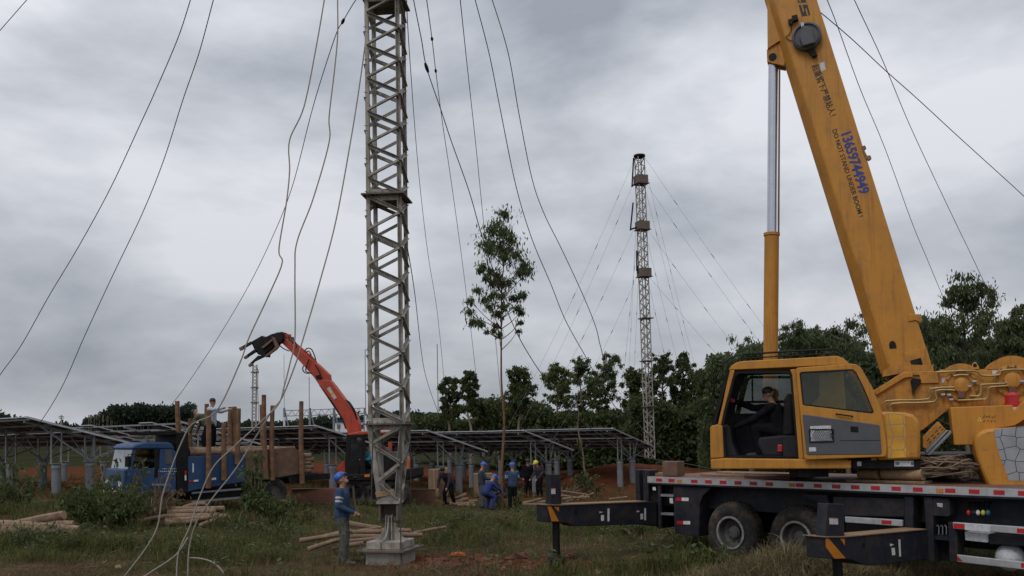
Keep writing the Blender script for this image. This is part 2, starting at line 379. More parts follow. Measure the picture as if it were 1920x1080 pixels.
    def build(s, name, mats, root=None, parent=None, smooth=False, bevel=0.0, kind=None):
        ms = bpy.data.meshes.new(name); o0 = ORI[root] if root is not None else Vector((0, 0, 0))
        if root is None:       # a thing of one mesh: its origin at the base of the mesh
            lo = Vector((sum(p.x for p in s.v) / len(s.v), sum(p.y for p in s.v) / len(s.v), min(p.z for p in s.v))); o0 = lo
        ms.from_pydata([tuple(p - o0) for p in s.v], [], s.f)
        for m in (mats if isinstance(mats, (list, tuple)) else [mats]): ms.materials.append(M[m] if isinstance(m, str) else m)
        if any(s.mi): ms.polygons.foreach_set('material_index', s.mi)
        bm = bmesh.new(); bm.from_mesh(ms); bmesh.ops.remove_doubles(bm, verts=bm.verts, dist=1e-5); bmesh.ops.recalc_face_normals(bm, faces=bm.faces); bm.to_mesh(ms); bm.free()
        if smooth:
            ms.polygons.foreach_set('use_smooth', [True] * len(ms.polygons))
            ms.set_sharp_from_angle(angle=R_(40))
        o = bpy.data.objects.new(name, ms); COL.objects.link(o)
        if root is not None: o.parent = parent if parent is not None else root
        else: o.location = o0; ORI[o] = o0
        if bevel:
            b = o.modifiers.new('bevel', 'BEVEL'); b.width = bevel; b.segments = 2; b.limit_method = 'ANGLE'; b.angle_limit = R_(35)
        if kind: o['kind'] = kind
        return o
def np_mesh(name, verts, faces, mats, kind=None, smooth=False, parent=None, loc=(0, 0, 0), midx=None):
    """verts (n,3), faces (m,k) numpy arrays"""
    ms = bpy.data.meshes.new(name); nv, nf, k = len(verts), len(faces), faces.shape[1]
    loc = np.array(loc, float)
    ms.vertices.add(nv); ms.vertices.foreach_set('co', (verts - loc).astype(np.float32).ravel())
    ms.loops.add(nf * k); ms.loops.foreach_set('vertex_index', faces.astype(np.int32).ravel())
    ms.polygons.add(nf); ms.polygons.foreach_set('loop_start', np.arange(0, nf * k, k, dtype=np.int32))
    if midx is not None: ms.polygons.foreach_set('material_index', midx.astype(np.int32))
    for m in (mats if isinstance(mats, (list, tuple)) else [mats]): ms.materials.append(M[m] if isinstance(m, str) else m)
    ms.update(calc_edges=True)
    if smooth: ms.polygons.foreach_set('use_smooth', np.ones(nf, bool))
    o = bpy.data.objects.new(name, ms); COL.objects.link(o)
    if parent is not None: o.parent = parent
    else: o.location = loc
    if kind: o['kind'] = kind
    return o
def smooth_path(pts, sub=6):
    pts = [Vector(p) for p in pts]; out_ = []
    for i in range(len(pts) - 1):
        p0 = pts[max(i - 1, 0)]; p1 = pts[i]; p2 = pts[i + 1]; p3 = pts[min(i + 2, len(pts) - 1)]
        for k in range(sub):
            t = k / sub
            out_.append(0.5 * ((2 * p1) + (p2 - p0) * t + (2 * p0 - 5 * p1 + 4 * p2 - p3) * t * t + (3 * p1 - p0 - 3 * p2 + p3) * t ** 3))
    out_.append(pts[-1]); return out_

# ------------------------------------------------------------------ ground
def axis_pts(lo, hi, fine0, fine1, step, growth=1.22):
    c = list(np.arange(fine0, fine1 + 1e-6, step)); s = step; x = fine1
    while x < hi: s *= growth; x += s; c.append(x)
    s = step; x = fine0; pre = []
    while x > lo: s *= growth; x -= s; pre.append(x)
    return np.array(pre[::-1] + c)
gx = axis_pts(-2500, 2500, -26, 26, 0.25); gy = axis_pts(-300, 3500, 10, 56, 0.25)
XX, YY = np.meshgrid(gx, gy); ZZ = ground(XX, YY)
near = (np.abs(XX) < 30) & (YY > 8) & (YY < 58)
ZZ = ZZ + near * NP.normal(0, 0.012, ZZ.shape)
nx_, ny_ = len(gx), len(gy)
ii = np.arange((ny_ - 1) * (nx_ - 1)); a_ = (ii // (nx_ - 1)) * nx_ + ii % (nx_ - 1)
gm = bpy.data.materials.new('field_soil'); gm.use_nodes = True; t = gm.node_tree; b = t.nodes['Principled BSDF']; b.inputs['Roughness'].default_value = 1.0; b.inputs['Specular IOR Level'].default_value = 0.0
co = N(t, 'ShaderNodeTexCoord')
def noise(scale, detail=6, rough=0.6):
    n = N(t, 'ShaderNodeTexNoise'); n.inputs['Scale'].default_value = scale; n.inputs['Detail'].default_value = detail; n.inputs['Roughness'].default_value = rough
    t.links.new(co.outputs['Object'], n.inputs['Vector']); return n.outputs['Fac']
def ramp(f, stops):
    r = N(t, 'ShaderNodeValToRGB'); el = r.color_ramp.elements
    el[0].position, el[0].color = stops[0][0], (*stops[0][1], 1); el[1].position, el[1].color = stops[-1][0], (*stops[-1][1], 1)
    for p, c in stops[1:-1]: q = el.new(p); q.color = (*c, 1)
    t.links.new(f, r.inputs[0]); return r.outputs[0]
def mixc(f, a, b_):
    m = N(t, 'ShaderNodeMix'); m.data_type = 'RGBA'; t.links.new(f, m.inputs[0]); t.links.new(a, m.inputs[6]); t.links.new(b_, m.inputs[7]); return m.outputs[2]
straw = ramp(noise(9, 8, 0.7), [(0.3, (0.045, 0.034, 0.022)), (0.5, (0.085, 0.062, 0.037)), (0.72, (0.16, 0.122, 0.070))])
green = ramp(noise(6, 8, 0.7), [(0.3, (0.028, 0.030, 0.014)), (0.7, (0.066, 0.064, 0.030))])
redd = ramp(noise(3, 8, 0.7), [(0.3, (0.060, 0.026, 0.016)), (0.7, (0.140, 0.050, 0.026))])
c1 = mixc(ramp(noise(0.45, 4), [(0.42, (0, 0, 0)), (0.58, (1, 1, 1))]), straw, green)
# red soil: around the mast footing, on the spoil heaps and beyond the panel rows
sepn = N(t, 'ShaderNodeSeparateXYZ'); t.links.new(co.outputs['Object'], sepn.inputs[0])
def blob(x, y, rx, ry):
    dx = math_node(t, 'DIVIDE', math_node(t, 'SUBTRACT', sepn.outputs[0], x), rx); dy = math_node(t, 'DIVIDE', math_node(t, 'SUBTRACT', sepn.outputs[1], y), ry)
    d = math_node(t, 'ADD', math_node(t, 'MULTIPLY', dx, dx), math_node(t, 'MULTIPLY', dy, dy))
    return math_node(t, 'SUBTRACT', 1.25, d)
mk = blob(-1.2, 17.3, 1.5, 1.1)
for a in ((7.5, 50, 9.5, 6.0), (-20, 42, 24, 12), (3, 41, 9, 5), (0.5, 16.6, 1.6, 0.6), (-4, 60, 60, 14)): mk = math_node(t, 'MAXIMUM', mk, blob(*a))
mk = math_node(t, 'ADD', mk, math_node(t, 'MULTIPLY', math_node(t, 'SUBTRACT', noise(2.2, 6), 0.5), 2.2))
c2 = mixc(ramp(mk, [(0.25, (0, 0, 0)), (0.75, (1, 1, 1))]), c1, redd)
fy = ramp(math_node(t, 'DIVIDE', sepn.outputs[1], 100.0), [(0.60, (0, 0, 0)), (0.72, (1, 1, 1))])
farc = ramp(noise(0.08, 6), [(0.3, (0.022, 0.028, 0.015)), (0.7, (0.045, 0.042, 0.022))])
c2 = mixc(fy, c2, farc)
t.links.new(c2, b.inputs['Base Color'])
bp = N(t, 'ShaderNodeBump'); bp.inputs['Strength'].default_value = 0.7; bp.inputs['Distance'].default_value = 0.06
t.links.new(noise(7, 8, 0.75), bp.inputs['Height']); t.links.new(bp.outputs[0], b.inputs['Normal'])
go = np_mesh('ground', np.stack([XX.ravel(), YY.ravel(), ZZ.ravel()], 1), np.stack([a_, a_ + 1, a_ + nx_ + 1, a_ + nx_], 1), gm, 'structure', smooth=True)

# ------------------------------------------------------------------ vegetation helpers
def rot_mats(yaw, tilt, az):
    """rotation: yaw about z, then a tilt about a horizontal axis with azimuth az"""
    n = len(yaw); c, s = np.cos(yaw), np.sin(yaw); Z = np.zeros((n, 3, 3)); Z[:, 0, 0] = c; Z[:, 0, 1] = -s; Z[:, 1, 0] = s; Z[:, 1, 1] = c; Z[:, 2, 2] = 1
    ux, uy = np.cos(az), np.sin(az); ct, st = np.cos(tilt), np.sin(tilt); T = np.zeros((n, 3, 3))
    T[:, 0, 0] = ct + ux * ux * (1 - ct); T[:, 0, 1] = ux * uy * (1 - ct); T[:, 0, 2] = uy * st
    T[:, 1, 0] = ux * uy * (1 - ct); T[:, 1, 1] = ct + uy * uy * (1 - ct); T[:, 1, 2] = -ux * st
    T[:, 2, 0] = -uy * st; T[:, 2, 1] = ux * st; T[:, 2, 2] = ct
    return T @ Z
def scatter(tv, tf, pos, rot, scl):
    n = len(pos); v = np.einsum('nij,kj->nki', rot, tv) * (scl[:, None, None] if scl.ndim == 1 else scl[:, None, :]) + pos[:, None, :]
    f = tf[None] + (np.arange(n) * len(tv))[:, None, None]
    return v.reshape(-1, 3), f.reshape(-1, tf.shape[1])
def leaves(name, pos, size, aspect, mats, droop=0.9, parent=None, loc=(0, 0, 0), kind=None, r=NP, simple=False):
    """a lanceolate leaf (bent strip of two quads) at each position"""
    tv = np.array([(-.12, 0, 0), (.12, 0, 0), (-.5, .0, -.45), (.5, 0.06, -.45), (-.06, .12, -1), (.06, .12, -1)], float)
    tv[:, 0] *= aspect
    tf = np.array([(0, 1, 3, 2), (2, 3, 5, 4)])
    if simple: tv = np.array([(0, 0, 0), (.5 * aspect, .05, -.5), (0, .1, -1), (-.5 * aspect, .05, -.5)], float); tf = np.array([(0, 1, 2, 3)])
    n = len(pos); rot = rot_mats(r.uniform(0, 6.28, n), np.abs(r.normal(0, droop, n)), r.uniform(0, 6.28, n))
    v, f = scatter(tv, tf, pos, rot, size * r.uniform(0.6, 1.35, n))
    return np_mesh(name, v, f, mats, kind, parent=parent, loc=loc)
def clump_points(centers, radii, counts, r=NP, sq=0.8):
    out_ = []
    for c, rad, n in zip(centers, radii, counts):
        d = r.normal(0, 1, (n, 3)); d /= np.linalg.norm(d, axis=1)[:, None]
        q = rad * np.minimum(np.abs(r.normal(0, .62, n)) + .1 * r.uniform(0, 1, n), 1.7)[:, None]
        p = d * q; p[:, 2] *= sq; out_.append(p + np.array(c))
    return np.concatenate(out_)
def tree(name, label, base, top, crowns, leafm, trunkm, leaf=0.16, aspect=0.28, dens=1.0, tr=0.06, droop=0.8, group=None, seed=1, cat='tree', limbs=True, simple=False):
    """crowns: list of (centre, radius, leaf count). trunk from base to top, a limb to every clump"""
    r = np.random.RandomState(seed); base = Vector(base); top = Vector(top)
    o = empty(name, base, label, cat, group); mb = MB()
    path = []
    for i in range(8):
        q = base.lerp(top, i / 7); w = 0.0 if i in (0, 7) else tr * 1.2
        path.append(q + Vector((r.uniform(-w, w), r.uniform(-w, w), 0)))
    path[0] = path[0] - Vector((0, 0, 0.15))
    sp = smooth_path(path, 4)
    mb.tube(sp, [tr * (1 - 0.85 * i / (len(sp) - 1)) for i in range(len(sp))], 7)
    tk = mb.build('trunk', trunkm, o, smooth=True)
    if limbs:
        lm = MB()
        for c, rad, n in crowns[::(1 if len(crowns) < 70 else 4)]:
            c = Vector(c); h = max(0.1, min(0.97, (c.z - base.z - 0.55 * (Vector((c.x, c.y, 0)) - Vector((base.x, base.y, 0))).length) / max(0.1, top.z - base.z)))
            p = sp[int(h * (len(sp) - 1))]
            mid = p.lerp(c, 0.55) + Vector((0, 0, -0.06 * (c - p).length))
            if (c - p).length < 0.1: continue
            lm.tube(smooth_path([p, mid, c], 3), [tr * 0.33, tr * 0.3, tr * 0.27, tr * 0.22, tr * 0.18, tr * 0.12, tr * 0.07], 5)
            for _ in range(3):
                e_ = c + Vector((r.normal(0, rad * .6), r.normal(0, rad * .6), r.normal(0, rad * .4)))
                lm.tube([mid.lerp(c, 0.6), mid.lerp(c, .6).lerp(e_, .6) + Vector((0, 0, rad * .08)), e_], [tr * .15, tr * .1, tr * .05], 4)
        if lm.v: lm.build('limbs', trunkm, o, parent=tk, smooth=True)
    P = clump_points([c for c, _, _ in crowns], [q for _, q, _ in crowns], [int(n * dens) for _, _, n in crowns], r)
    leaves('crown', P, leaf, aspect, leafm, droop, parent=o, loc=base, r=r, simple=simple)
    return o
def crown_from_outline(px, ytop, ybot, hw, Y, r, n_cl, n_leaf, sub=6, skip=0.0):
    """irregular lobes of leaf clumps inside a round-topped outline given in photo pixels at distance Y"""
    out_ = []; m = FPX / Y; lobes = max(4, n_cl // sub)
    for i in range(lobes):
        f = (i + r.uniform(0, .8)) / lobes; y = ytop + hw * .3 + (ybot - ytop - hw * .3) * f
        w = hw * (0.42 + 0.58 * math.sin(math.pi * (0.12 + 0.62 * f)))
        if i and r.uniform() < skip: continue
        x = px + (r.uniform(-1, 1) * w * 0.78 if i else r.uniform(-.15, .15) * hw); R = hw * r.uniform(.3, .52); dy = r.uniform(-1, 1) * w * .6 / m
        for k in range(sub):
            c = at(x + r.normal(0, .5) * R, y + r.normal(0, .38) * R, Y); c.y += dy + r.normal(0, .4) * R / m
            out_.append((c, R * r.uniform(.32, .6) / m, n_leaf))
    return out_

# ------------------------------------------------------------------ guyed lattice mast in the middle
YM = 17.3
def mz(py, px=733): return at(px, py, YM).z
mb0 = at(733, 1050, YM); MXY = Vector((mb0.x, mb0.y, 0))
mast = empty('lattice_mast', (MXY.x, MXY.y, gz(MXY.x, MXY.y)), 'tall weathered grey lattice mast on a pivot foot in the middle, with bolted flanges', 'mast')
mrot = Matrix.Rotation(R_(-5.5), 3, 'Z'); LEAN = at(722, 0, YM).x - MXY.x; ZT = mz(0)
def mp(x, y, z):
    q = mrot @ Vector((x, y, 0)); return Vector((MXY.x + q.x + LEAN * (z - 0.8) / (ZT - 0.8), MXY.y + q.y, z))
HW = 0.275
z_foot, z_pl0, z_pl1, z_pl2 = mz(1026), mz(795), mz(372), mz(4)
z_cap = mz(944)
def section(z0, z1, n, w0=HW, w1=HW, lw=0.075):
    for sx in (-1, 1):
        for sy in (-1, 1):
            m = MB(); m.angle(mp(sx * w0, sy * w0, z0), mp(sx * w1, sy * w1, z1), lw, 0.011, up=mrot @ Vector((sx, 0, 0))); m.build('leg', 'mast', mast)
    for fi, (fx, fy) in enumerate(((0, -1), (1, 0), (0, 1), (-1, 0))):
        for i in range(n):
            f0, f1 = (i + 0.06) / n, (i + 0.94) / n; s = 1 if (i + fi) % 2 else -1
            za, zb = z0 + (z1 - z0) * f0, z0 + (z1 - z0) * f1
            wa, wb = w0 + (w1 - w0) * f0, w0 + (w1 - w0) * f1; ov = 0.035
            if fx == 0: pa = mp(-s * (wa + ov), fy * (wa + .038), za); pb = mp(s * (wb + ov), fy * (wb + .038), zb)
            else: pa = mp(fx * (wa + .038), -s * (wa + ov), za); pb = mp(fx * (wb + .038), s * (wb + ov), zb)
            m = MB(); m.angle(pa, pb, 0.064, 0.007, up=mrot @ Vector((fx, fy, 0))); m.build('brace', 'mast', mast)
def flange(z, hw, name='flange'):
    m = MB(); q = [mp(sx * hw, sy * hw, z) for sx, sy in ((-1, -1), (1, -1), (1, 1), (-1, 1))]
    m.prism([p - Vector((0, 0, .014)) for p in q], (0, 0, .028)); fl = m.build(name, 'plate', mast)
    for sg in (-1, 1):
        m = MB()
        for (ax, ay, bx, by) in ((-1, -1, 1, -1), (1, -1, 1, 1), (1, 1, -1, 1), (-1, 1, -1, -1)):
            w = HW + .012
            p, q2 = mp(ax * w, ay * w, z + sg * .065), mp(bx * w, by * w, z + sg * .065); m.bar(p, q2, .012, .1)
        m.build('collar', 'mast', mast, parent=fl)
    m = MB()
    for i in range(5):
        for (ax, ay, bx, by) in ((-1, -1, 1, -1), (1, -1, 1, 1), (1, 1, -1, 1), (-1, 1, -1, -1)):
            f = (i + .5) / 5; k = hw - .05
            m.lathe(mp((ax + (bx - ax) * f) * k, (ay + (by - ay) * f) * k, z - .04), (0, 0, 1), [(0, 0), (.015, 0), (.015, .08), (0, .08)], 6)
    m.build('bolt', 'plate', mast, parent=fl)
section(z_pl0 + .015, z_pl1 - .015, 13); section(z_pl1 + .015, z_pl2 - .015, 12); section(z_pl2 + .015, z_pl2 + 4.6, 13)
for z in (z_pl0, z_pl1, z_pl2, z_pl2 + 4.62): flange(z, 0.42)
section(z_cap + .06, z_pl0 - .02, 4, 0.12, HW, 0.1)
m = MB(); m.box(mp(0, 0, z_cap + .03), (.44, .44, .05), mrot); m.box(mp(0, 0, z_cap + .09), (.36, .36, .07), mrot); m.build('cap_plate', 'mast', mast, bevel=.006)
m = MB()
for sx in (-1, 1): m.box(mp(sx * .17, 0, z_cap - .15), (.03, .36, .32), mrot)
m.box(mp(0, .1, z_cap - .12), (.32, .03, .26), mrot); m.build('hinge_cheek', 'plate', mast)
m = MB(); pz = mz(975); m.lathe(mp(-.22, 0, pz), mrot @ Vector((1, 0, 0)), [(0, 0), (.05, 0), (.05, .44), (0, .44)], 12); m.build('pivot_pin', 'plate', mast)
# foot: curved gussets, box, base plate
zb = mz(1012); zt = mz(966)
mast_rot = mrot; mrot = Matrix.Rotation(R_(-17), 3, 'Z')
m = MB()
for sx in (-.06, .06):
    m.prism([mp(sx - .008, yy, zz) for yy, zz in ((-.1, zb + .55 * 0), (-.085, zt - .04), (-.05, zt + .02), (.05, zt + .02), (.085, zt - .04), (.1, zb))], (mrot @ Vector((.016, 0, 0))))
m.prism([mp(-.075, -.03 + .0, zb), mp(.075, -.03, zb), mp(.05, -.03, zt), mp(-.05, -.03, zt)], mrot @ Vector((0, .06, 0)))
m.build('pivot_post', 'mast', mast, smooth=True)
m = MB()
for sg in (-1, 1):
    pr = [(0.05, zt - .02), (.10, zt - .03)] + [(0.10 + .25 * (1 - math.cos(a)), zb + .03 + (zt - zb - .06) * (1 - math.sin(a))) for a in np.linspace(.05, math.pi / 2, 9)] + [(0.36, zb + .02), (.36, zb), (.05, zb)]
    m.prism([mp(sg * x, -.012, z) for x, z in pr], mrot @ Vector((0, .024, 0)))
    m.prism([mp(-.012, sg * x, z) for x, z in pr], mrot @ Vector((.024, 0, 0)))
m.build('gusset', 'mast', mast)
m = MB(); zbx = (zb + z_foot) / 2
m.box(mp(0, 0, zbx), (.70, .70, zb - z_foot), mrot); m.build('foot_box', 'mast', mast, bevel=.008)
m = MB(); m.box(mp(0, 0, z_foot - .022), (.98, .98, .04), mrot); bpl = m.build('base_plate', 'plate', mast, bevel=.005)
for ax, ay in ((-1, -1), (-1, 0), (-1, 1), (1, -1), (1, 0), (1, 1), (0, -1), (0, 1)):
        m = MB(); m.lathe(mp(ax * .43, ay * .43, z_foot - .06), (0, 0, 1), [(0, 0), (.014, 0), (.014, .2), (0, .2)], 6); m.lathe(mp(ax * .43, ay * .43, z_foot), (0, 0, 1), [(0, 0), (.028, 0), (.028, .03), (0, .03)], 6)
        m.build('anchor_bolt', 'plate', mast, parent=bpl)
gzm = gz(MXY.x, MXY.y); m = MB(); zc0 = gzm - .25
m.box(mp(0, 0, (zc0 + z_foot - .044) / 2), (.72, .72, z_foot - .044 - zc0), mrot)
tag(m.build('concrete_footing', 'concrete', bevel=.012), 'square grey concrete footing block under the mast', 'footing')
m = MB(); p = at(722, 925, YM - .12); m.box(p, (.36, .12, .1), Euler((0, R_(-9), R_(8))).to_matrix())
tag(m.build('wood_block', 'logend', bevel=.006), 'pale wood block wedged at the bottom of the mast legs', 'wood block')

# ------------------------------------------------------------------ ropes and guys
def rope(pts, Y0, Y1, label, r=0.0105, m='rope', name='guy_rope', group='ropes hanging from the mast', clamps=(), sub=7, Ys=None):
    L = [0.0]
    for a, b in zip(pts, pts[1:]): L.append(L[-1] + math.hypot(b[0] - a[0], b[1] - a[1]))
    P = [at(x, y, Y0 + (Y1 - Y0) * l / L[-1]) if Ys is None else at(x, y, Ys[i]) for i, ((x, y), l) in enumerate(zip(pts, L))]
    sp = smooth_path(P, sub)
    o = empty(name, (P[-1].x, P[-1].y, min(q.z for q in P)), label, 'rope', group)
    mb = MB(); mb.tube(sp, r, 6); mb.build('strand', m, o, smooth=True)
    for i in clamps:
        q = P[i]; d = (P[min(i + 1, len(P) - 1)] - q).normalized(); mb = MB(); mb.tube([q - d * .1, q - d * .03, q + d * .03, q + d * .1], [.022, .036, .036, .022], 8); mb.build('rope_clamp', 'black', o, smooth=True)
    return o
rope([(90, -45), (50, 0), (0, 57), (-60, 125)], 24, 22, 'rope crossing the top left corner of the sky', group=None)
rope([(368, -40), (357, 0), (333, 73), (293, 167), (263, 233), (207, 353), (147, 463), (93, 553), (40, 647), (0, 703), (-60, 790), (-120, 870)], 18, 26, 'long left rope sweeping from the sky to the left edge')
rope([(410, -40), (400, 0), (373, 100), (343, 187), (307, 300), (267, 400), (213, 513), (160, 627), (119, 720), (81, 784), (60, 806), (0, 868), (-50, 920)], 18, 28, 'rope sweeping down left across the corner of the leftmost panel row')
rope([(614, -40), (608, 0), (593, 87), (570, 200), (543, 263), (543, 320), (537, 380), (523, 467), (529, 493), (507, 547), (467, 633), (450, 680), (407, 769), (361, 795), (341, 828), (318, 887), (304, 932), (296, 984), (278, 1021), (237, 1076), (215, 1100)],
     17.3, 15.4, 'kinked pale rope slung past the blue truck cab down to the grass', m='rope_pale', r=.0125)
rope([(690, -30), (667, 0), (643, 40), (627, 73), (587, 200), (547, 353), (507, 453), (460, 547), (400, 647), (351, 720), (322, 758), (250, 842)], 17.3, 37, 'straight taut rope from the mast flange to behind the truck', clamps=(2,))
rope([(633, -40), (633, 0), (633, 67), (627, 133), (617, 220), (617, 267), (587, 373), (557, 453), (553, 507), (553, 633), (544, 680), (533, 724), (522, 758), (489, 791), (437, 839), (400, 876), (374, 932), (356, 987), (335, 1035), (331, 1082)],
     17.3, 15.3, 'wavy pale rope falling over the truck bed to the grass, left of its twin', m='rope_pale', r=.0125)
rope([(686, 60), (685, 80), (673, 167), (657, 267), (630, 413), (600, 527), (567, 640), (555, 680), (530, 743), (511, 769), (474, 828), (440, 882), (400, 932), (370, 976), (355, 1024), (352, 1082)],
     17.2, 15.4, 'pale rope from the mast side falling over the truck bed, right of its twin', m='rope_pale', r=.0125)
rope([(352, 1008), (330, 1040), (290, 1068), (255, 1090)], 15.6, 15.1, 'short rope tail curving left over the grass below the two ropes', m='rope_pale', r=.0125, group=None)
rope([(354, 1046), (375, 1047), (400, 1055), (420, 1075), (428, 1095)], 15.5, 15.1, 'short rope tail curving right over the grass below the two ropes', m='rope_pale', r=.0125, group=None)
rope([(762, -20), (764, 40), (770, 133), (780, 267), (790, 373), (803, 480), (820, 587), (833, 717), (838, 790)], 17.3, 52, 'rope falling from the mast top to left of the pole trees')
rope([(764, 465), (778, 553), (796, 696), (822, 776), (835, 815)], 17.3, 44, 'lower rope leaving the mast below its middle flange')
rope([(772, -20), (777, 8), (790, 73), (800, 127), (827, 207), (847, 267), (880, 360), (903, 440), (943, 560), (967, 620), (993, 667), (1025, 714), (1081, 783), (1166, 840), (1216, 859), (1300, 872), (1420, 900)], 17.3, 23,
     'rope running from the mast behind the slender tree to the crane deck', clamps=(3,))
rope([(795, -30), (800, 0), (810, 73), (817, 133), (830, 233), (847, 347), (867, 493), (883, 620), (893, 707), (901, 775)], 17.3, 50, 'rope with turnbuckles just right of the mast', clamps=(2, 3))
rope([(860, -30), (863, 0), (877, 133), (893, 280), (907, 420), (922, 560), (935, 700), (945, 800)], 22, 60, 'thin distant wire passing behind the crown of the slender tree', r=.013)
rope([(880, -40), (891, 0), (917, 100), (937, 200), (967, 347), (997, 447), (1033, 533), (1060, 600), (1097, 667), (1135, 735), (1180, 800), (1235, 870), (1300, 940)], 18, 25, 'left of the two long ropes bowing right of the slender tree')
rope([(910, -40), (923, 0), (953, 100), (973, 213), (997, 333), (1020, 400), (1053, 467), (1093, 553), (1117, 613), (1127, 653), (1154, 743), (1258, 861), (1330, 930)], 18, 24, 'right of the two long ropes bowing right of the slender tree')
rope([(700, 797), (698, 860), (696, 944)], YM - .5, YM - .5, 'rope hanging from the lower flange by the left mast leg', r=.012)
rope([(751, 797), (752, 900), (751, 985), (753, 1062)], YM - .48, YM - .48, 'rope hanging from the lower flange down to the footing', r=.012)
rope([(769, 797), (770, 880), (770, 950)], YM + .42, YM + .42, 'rope hanging behind the right mast leg', r=.01)
rope([(1530, -50), (1551, 0), (1571, 51), (1613, 167), (1660, 280), (1711, 420), (1736, 480), (1770, 561), (1830, 700)], 19, 40, 'left of the two steep wires right of the boom', name='guy_wire', group='wires right of the boom')
rope([(1580, -50), (1602, 0), (1644, 89), (1668, 144), (1714, 253), (1792, 418), (1822, 480), (1865, 572), (1930, 710)], 19, 40, 'right of the two steep wires right of the boom', name='guy_wire', group='wires right of the boom')
rope([(1500, -6), (1538, 23), (1598, 74), (1660, 132), (1722, 187), (1800, 259), (1920, 368), (2000, 445)], 18, 26, 'slanting wire crossing the steep wires right of the boom', name='guy_wire', group='wires right of the boom')

# ------------------------------------------------------------------ second mast far behind
YF = 54.0
def far_lattice(root, x0, y0, x1, y1, Y, hw, nlev, lw, bw, mt='mast'):
    """square lattice between two photo points at distance Y"""
    A = at(x0, y0, Y); B = at(x1, y1, Y)
    def q(f, sx, sy, w=hw): c = A.lerp(B, f); c.y = A.y; return c + Matrix.Rotation(R_(20), 3, 'Z') @ Vector((sx * w, sy * w, 0))
    for sx in (-1, 1):
        for sy in (-1, 1): m = MB(); m.bar(q(0, sx, sy), q(1, sx, sy), lw, lw); m.build('leg', mt, root)
    for k, (ax, ay, bx, by) in enumerate(((-1, -1, 1, -1), (1, -1, 1, 1), (1, 1, -1, 1), (-1, 1, -1, -1))):
        m = MB()
        for i in range(nlev):
            p = q(i / nlev, ax, ay) if (i + k) % 2 else q(i / nlev, bx, by); r = q((i + 1) / nlev, bx, by) if (i + k) % 2 else q((i + 1) / nlev, ax, ay)
            m.bar(p, r, bw, bw)
        o = m.build('lattice_bracing', mt, root); o['kind'] = 'stuff'
    return q
fb = at(1219, 835, YF)
fm = empty('guyed_mast', (fb.x, fb.y, gz(fb.x, fb.y)), 'distant grey lattice mast with guy wires and three dark boxes, rising behind the treeline', 'mast')
q = far_lattice(fm, 1219, 860, 1199, 296, YF, 0.215, 62, .06, .04)
def fpt(px, py): return at(px, py, YF)
for py, hw_, hh in ((337, .62, .42), (423, .62, .40), (511, .62, .36)):
    c = fpt(1200 + (py - 296) * .036, py); m = MB(); m.box(c, (.68, .65, .5), Matrix.Rotation(R_(20), 3, 'Z')); bx = m.build('platform_box', 'plate', fm)
    m = MB(); m.box(c - Vector((0, 0, .27)), (.8, .78, .045), Matrix.Rotation(R_(20), 3, 'Z')); m.build('floor_plate', 'plate', fm, parent=bx)
for py in (597, 677, 762):
    c = fpt(1200 + (py - 296) * .036, py); m = MB(); m.box(c, (.72, .7, .06), Matrix.Rotation(R_(20), 3, 'Z')); m.build('flange', 'plate', fm)
m = MB(); c = fpt(1199, 293); m.lathe(c - Vector((0, 0, .11)), (0, 0, 1), [(0, 0), (.25, 0), (.36, .08), (.36, .18), (0, .22)], 12); m.build('top_cap', 'black', fm)
for a_px, b_px in (((1199, 338), (1184, 350)), ((1203, 424), (1182, 430)), ((1196, 512), (1195, 498))):
    m = MB(); m.bar(fpt(*a_px), fpt(*b_px), .08, .09); ar = m.build('side_arm', 'black', fm)
for a_px, b_px in (((1188, 296), (1185, 350)), ((1187, 380), (1182, 432)), ((1194, 470), (1194, 508))):
    m = MB(); m.bar(fpt(*a_px), fpt(*b_px), .085, .085); m.build('insulator_rod', 'black', fm)
for (ax, ay), (bx, by), dy in (((1190, 297), (1000, 690), -6), ((1184, 352), (1022, 690), -8), ((1187, 432), (1050, 690), -10), ((1195, 517), (1100, 690), -12),
        ((1196, 430), (1168, 690), 14), ((1196, 340), (1178, 690), 18), ((1197, 520), (1188, 690), 20), ((1210, 297), (1430, 590), 5), ((1212, 345), (1432, 632), 6),
        ((1214, 430), (1400, 660), 8), ((1216, 518), (1350, 655), 10), ((1208, 305), (1308, 690), 22), ((1209, 350), (1300, 690), 20), ((1211, 440), (1278, 690), 18), ((1215, 525), (1255, 690), 16)):
    p = at(ax, ay, YF); r = at(bx, by, YF + dy * .6); e_ = p.lerp(r, 1.0 + (r.z - gz(r.x, r.y)) / max(1, p.z - r.z))
    m = MB(); m.tube([p.lerp(e_, f) - Vector((0, 0, 0.7 * math.sin(math.pi * f))) for f in np.linspace(0, 1, 14)], .006, 5); w = m.build('guy_wire', 'wire', fm)
    m = MB()
    for f in (.12, .27, .42):
        c = p.lerp(e_, f) - Vector((0, 0, 0.7 * math.sin(math.pi * f))); d = (e_ - p).normalized(); m.tube([c - d * .2, c + d * .17], .017, 6)
    m.build('insulator', 'black', fm, parent=w)

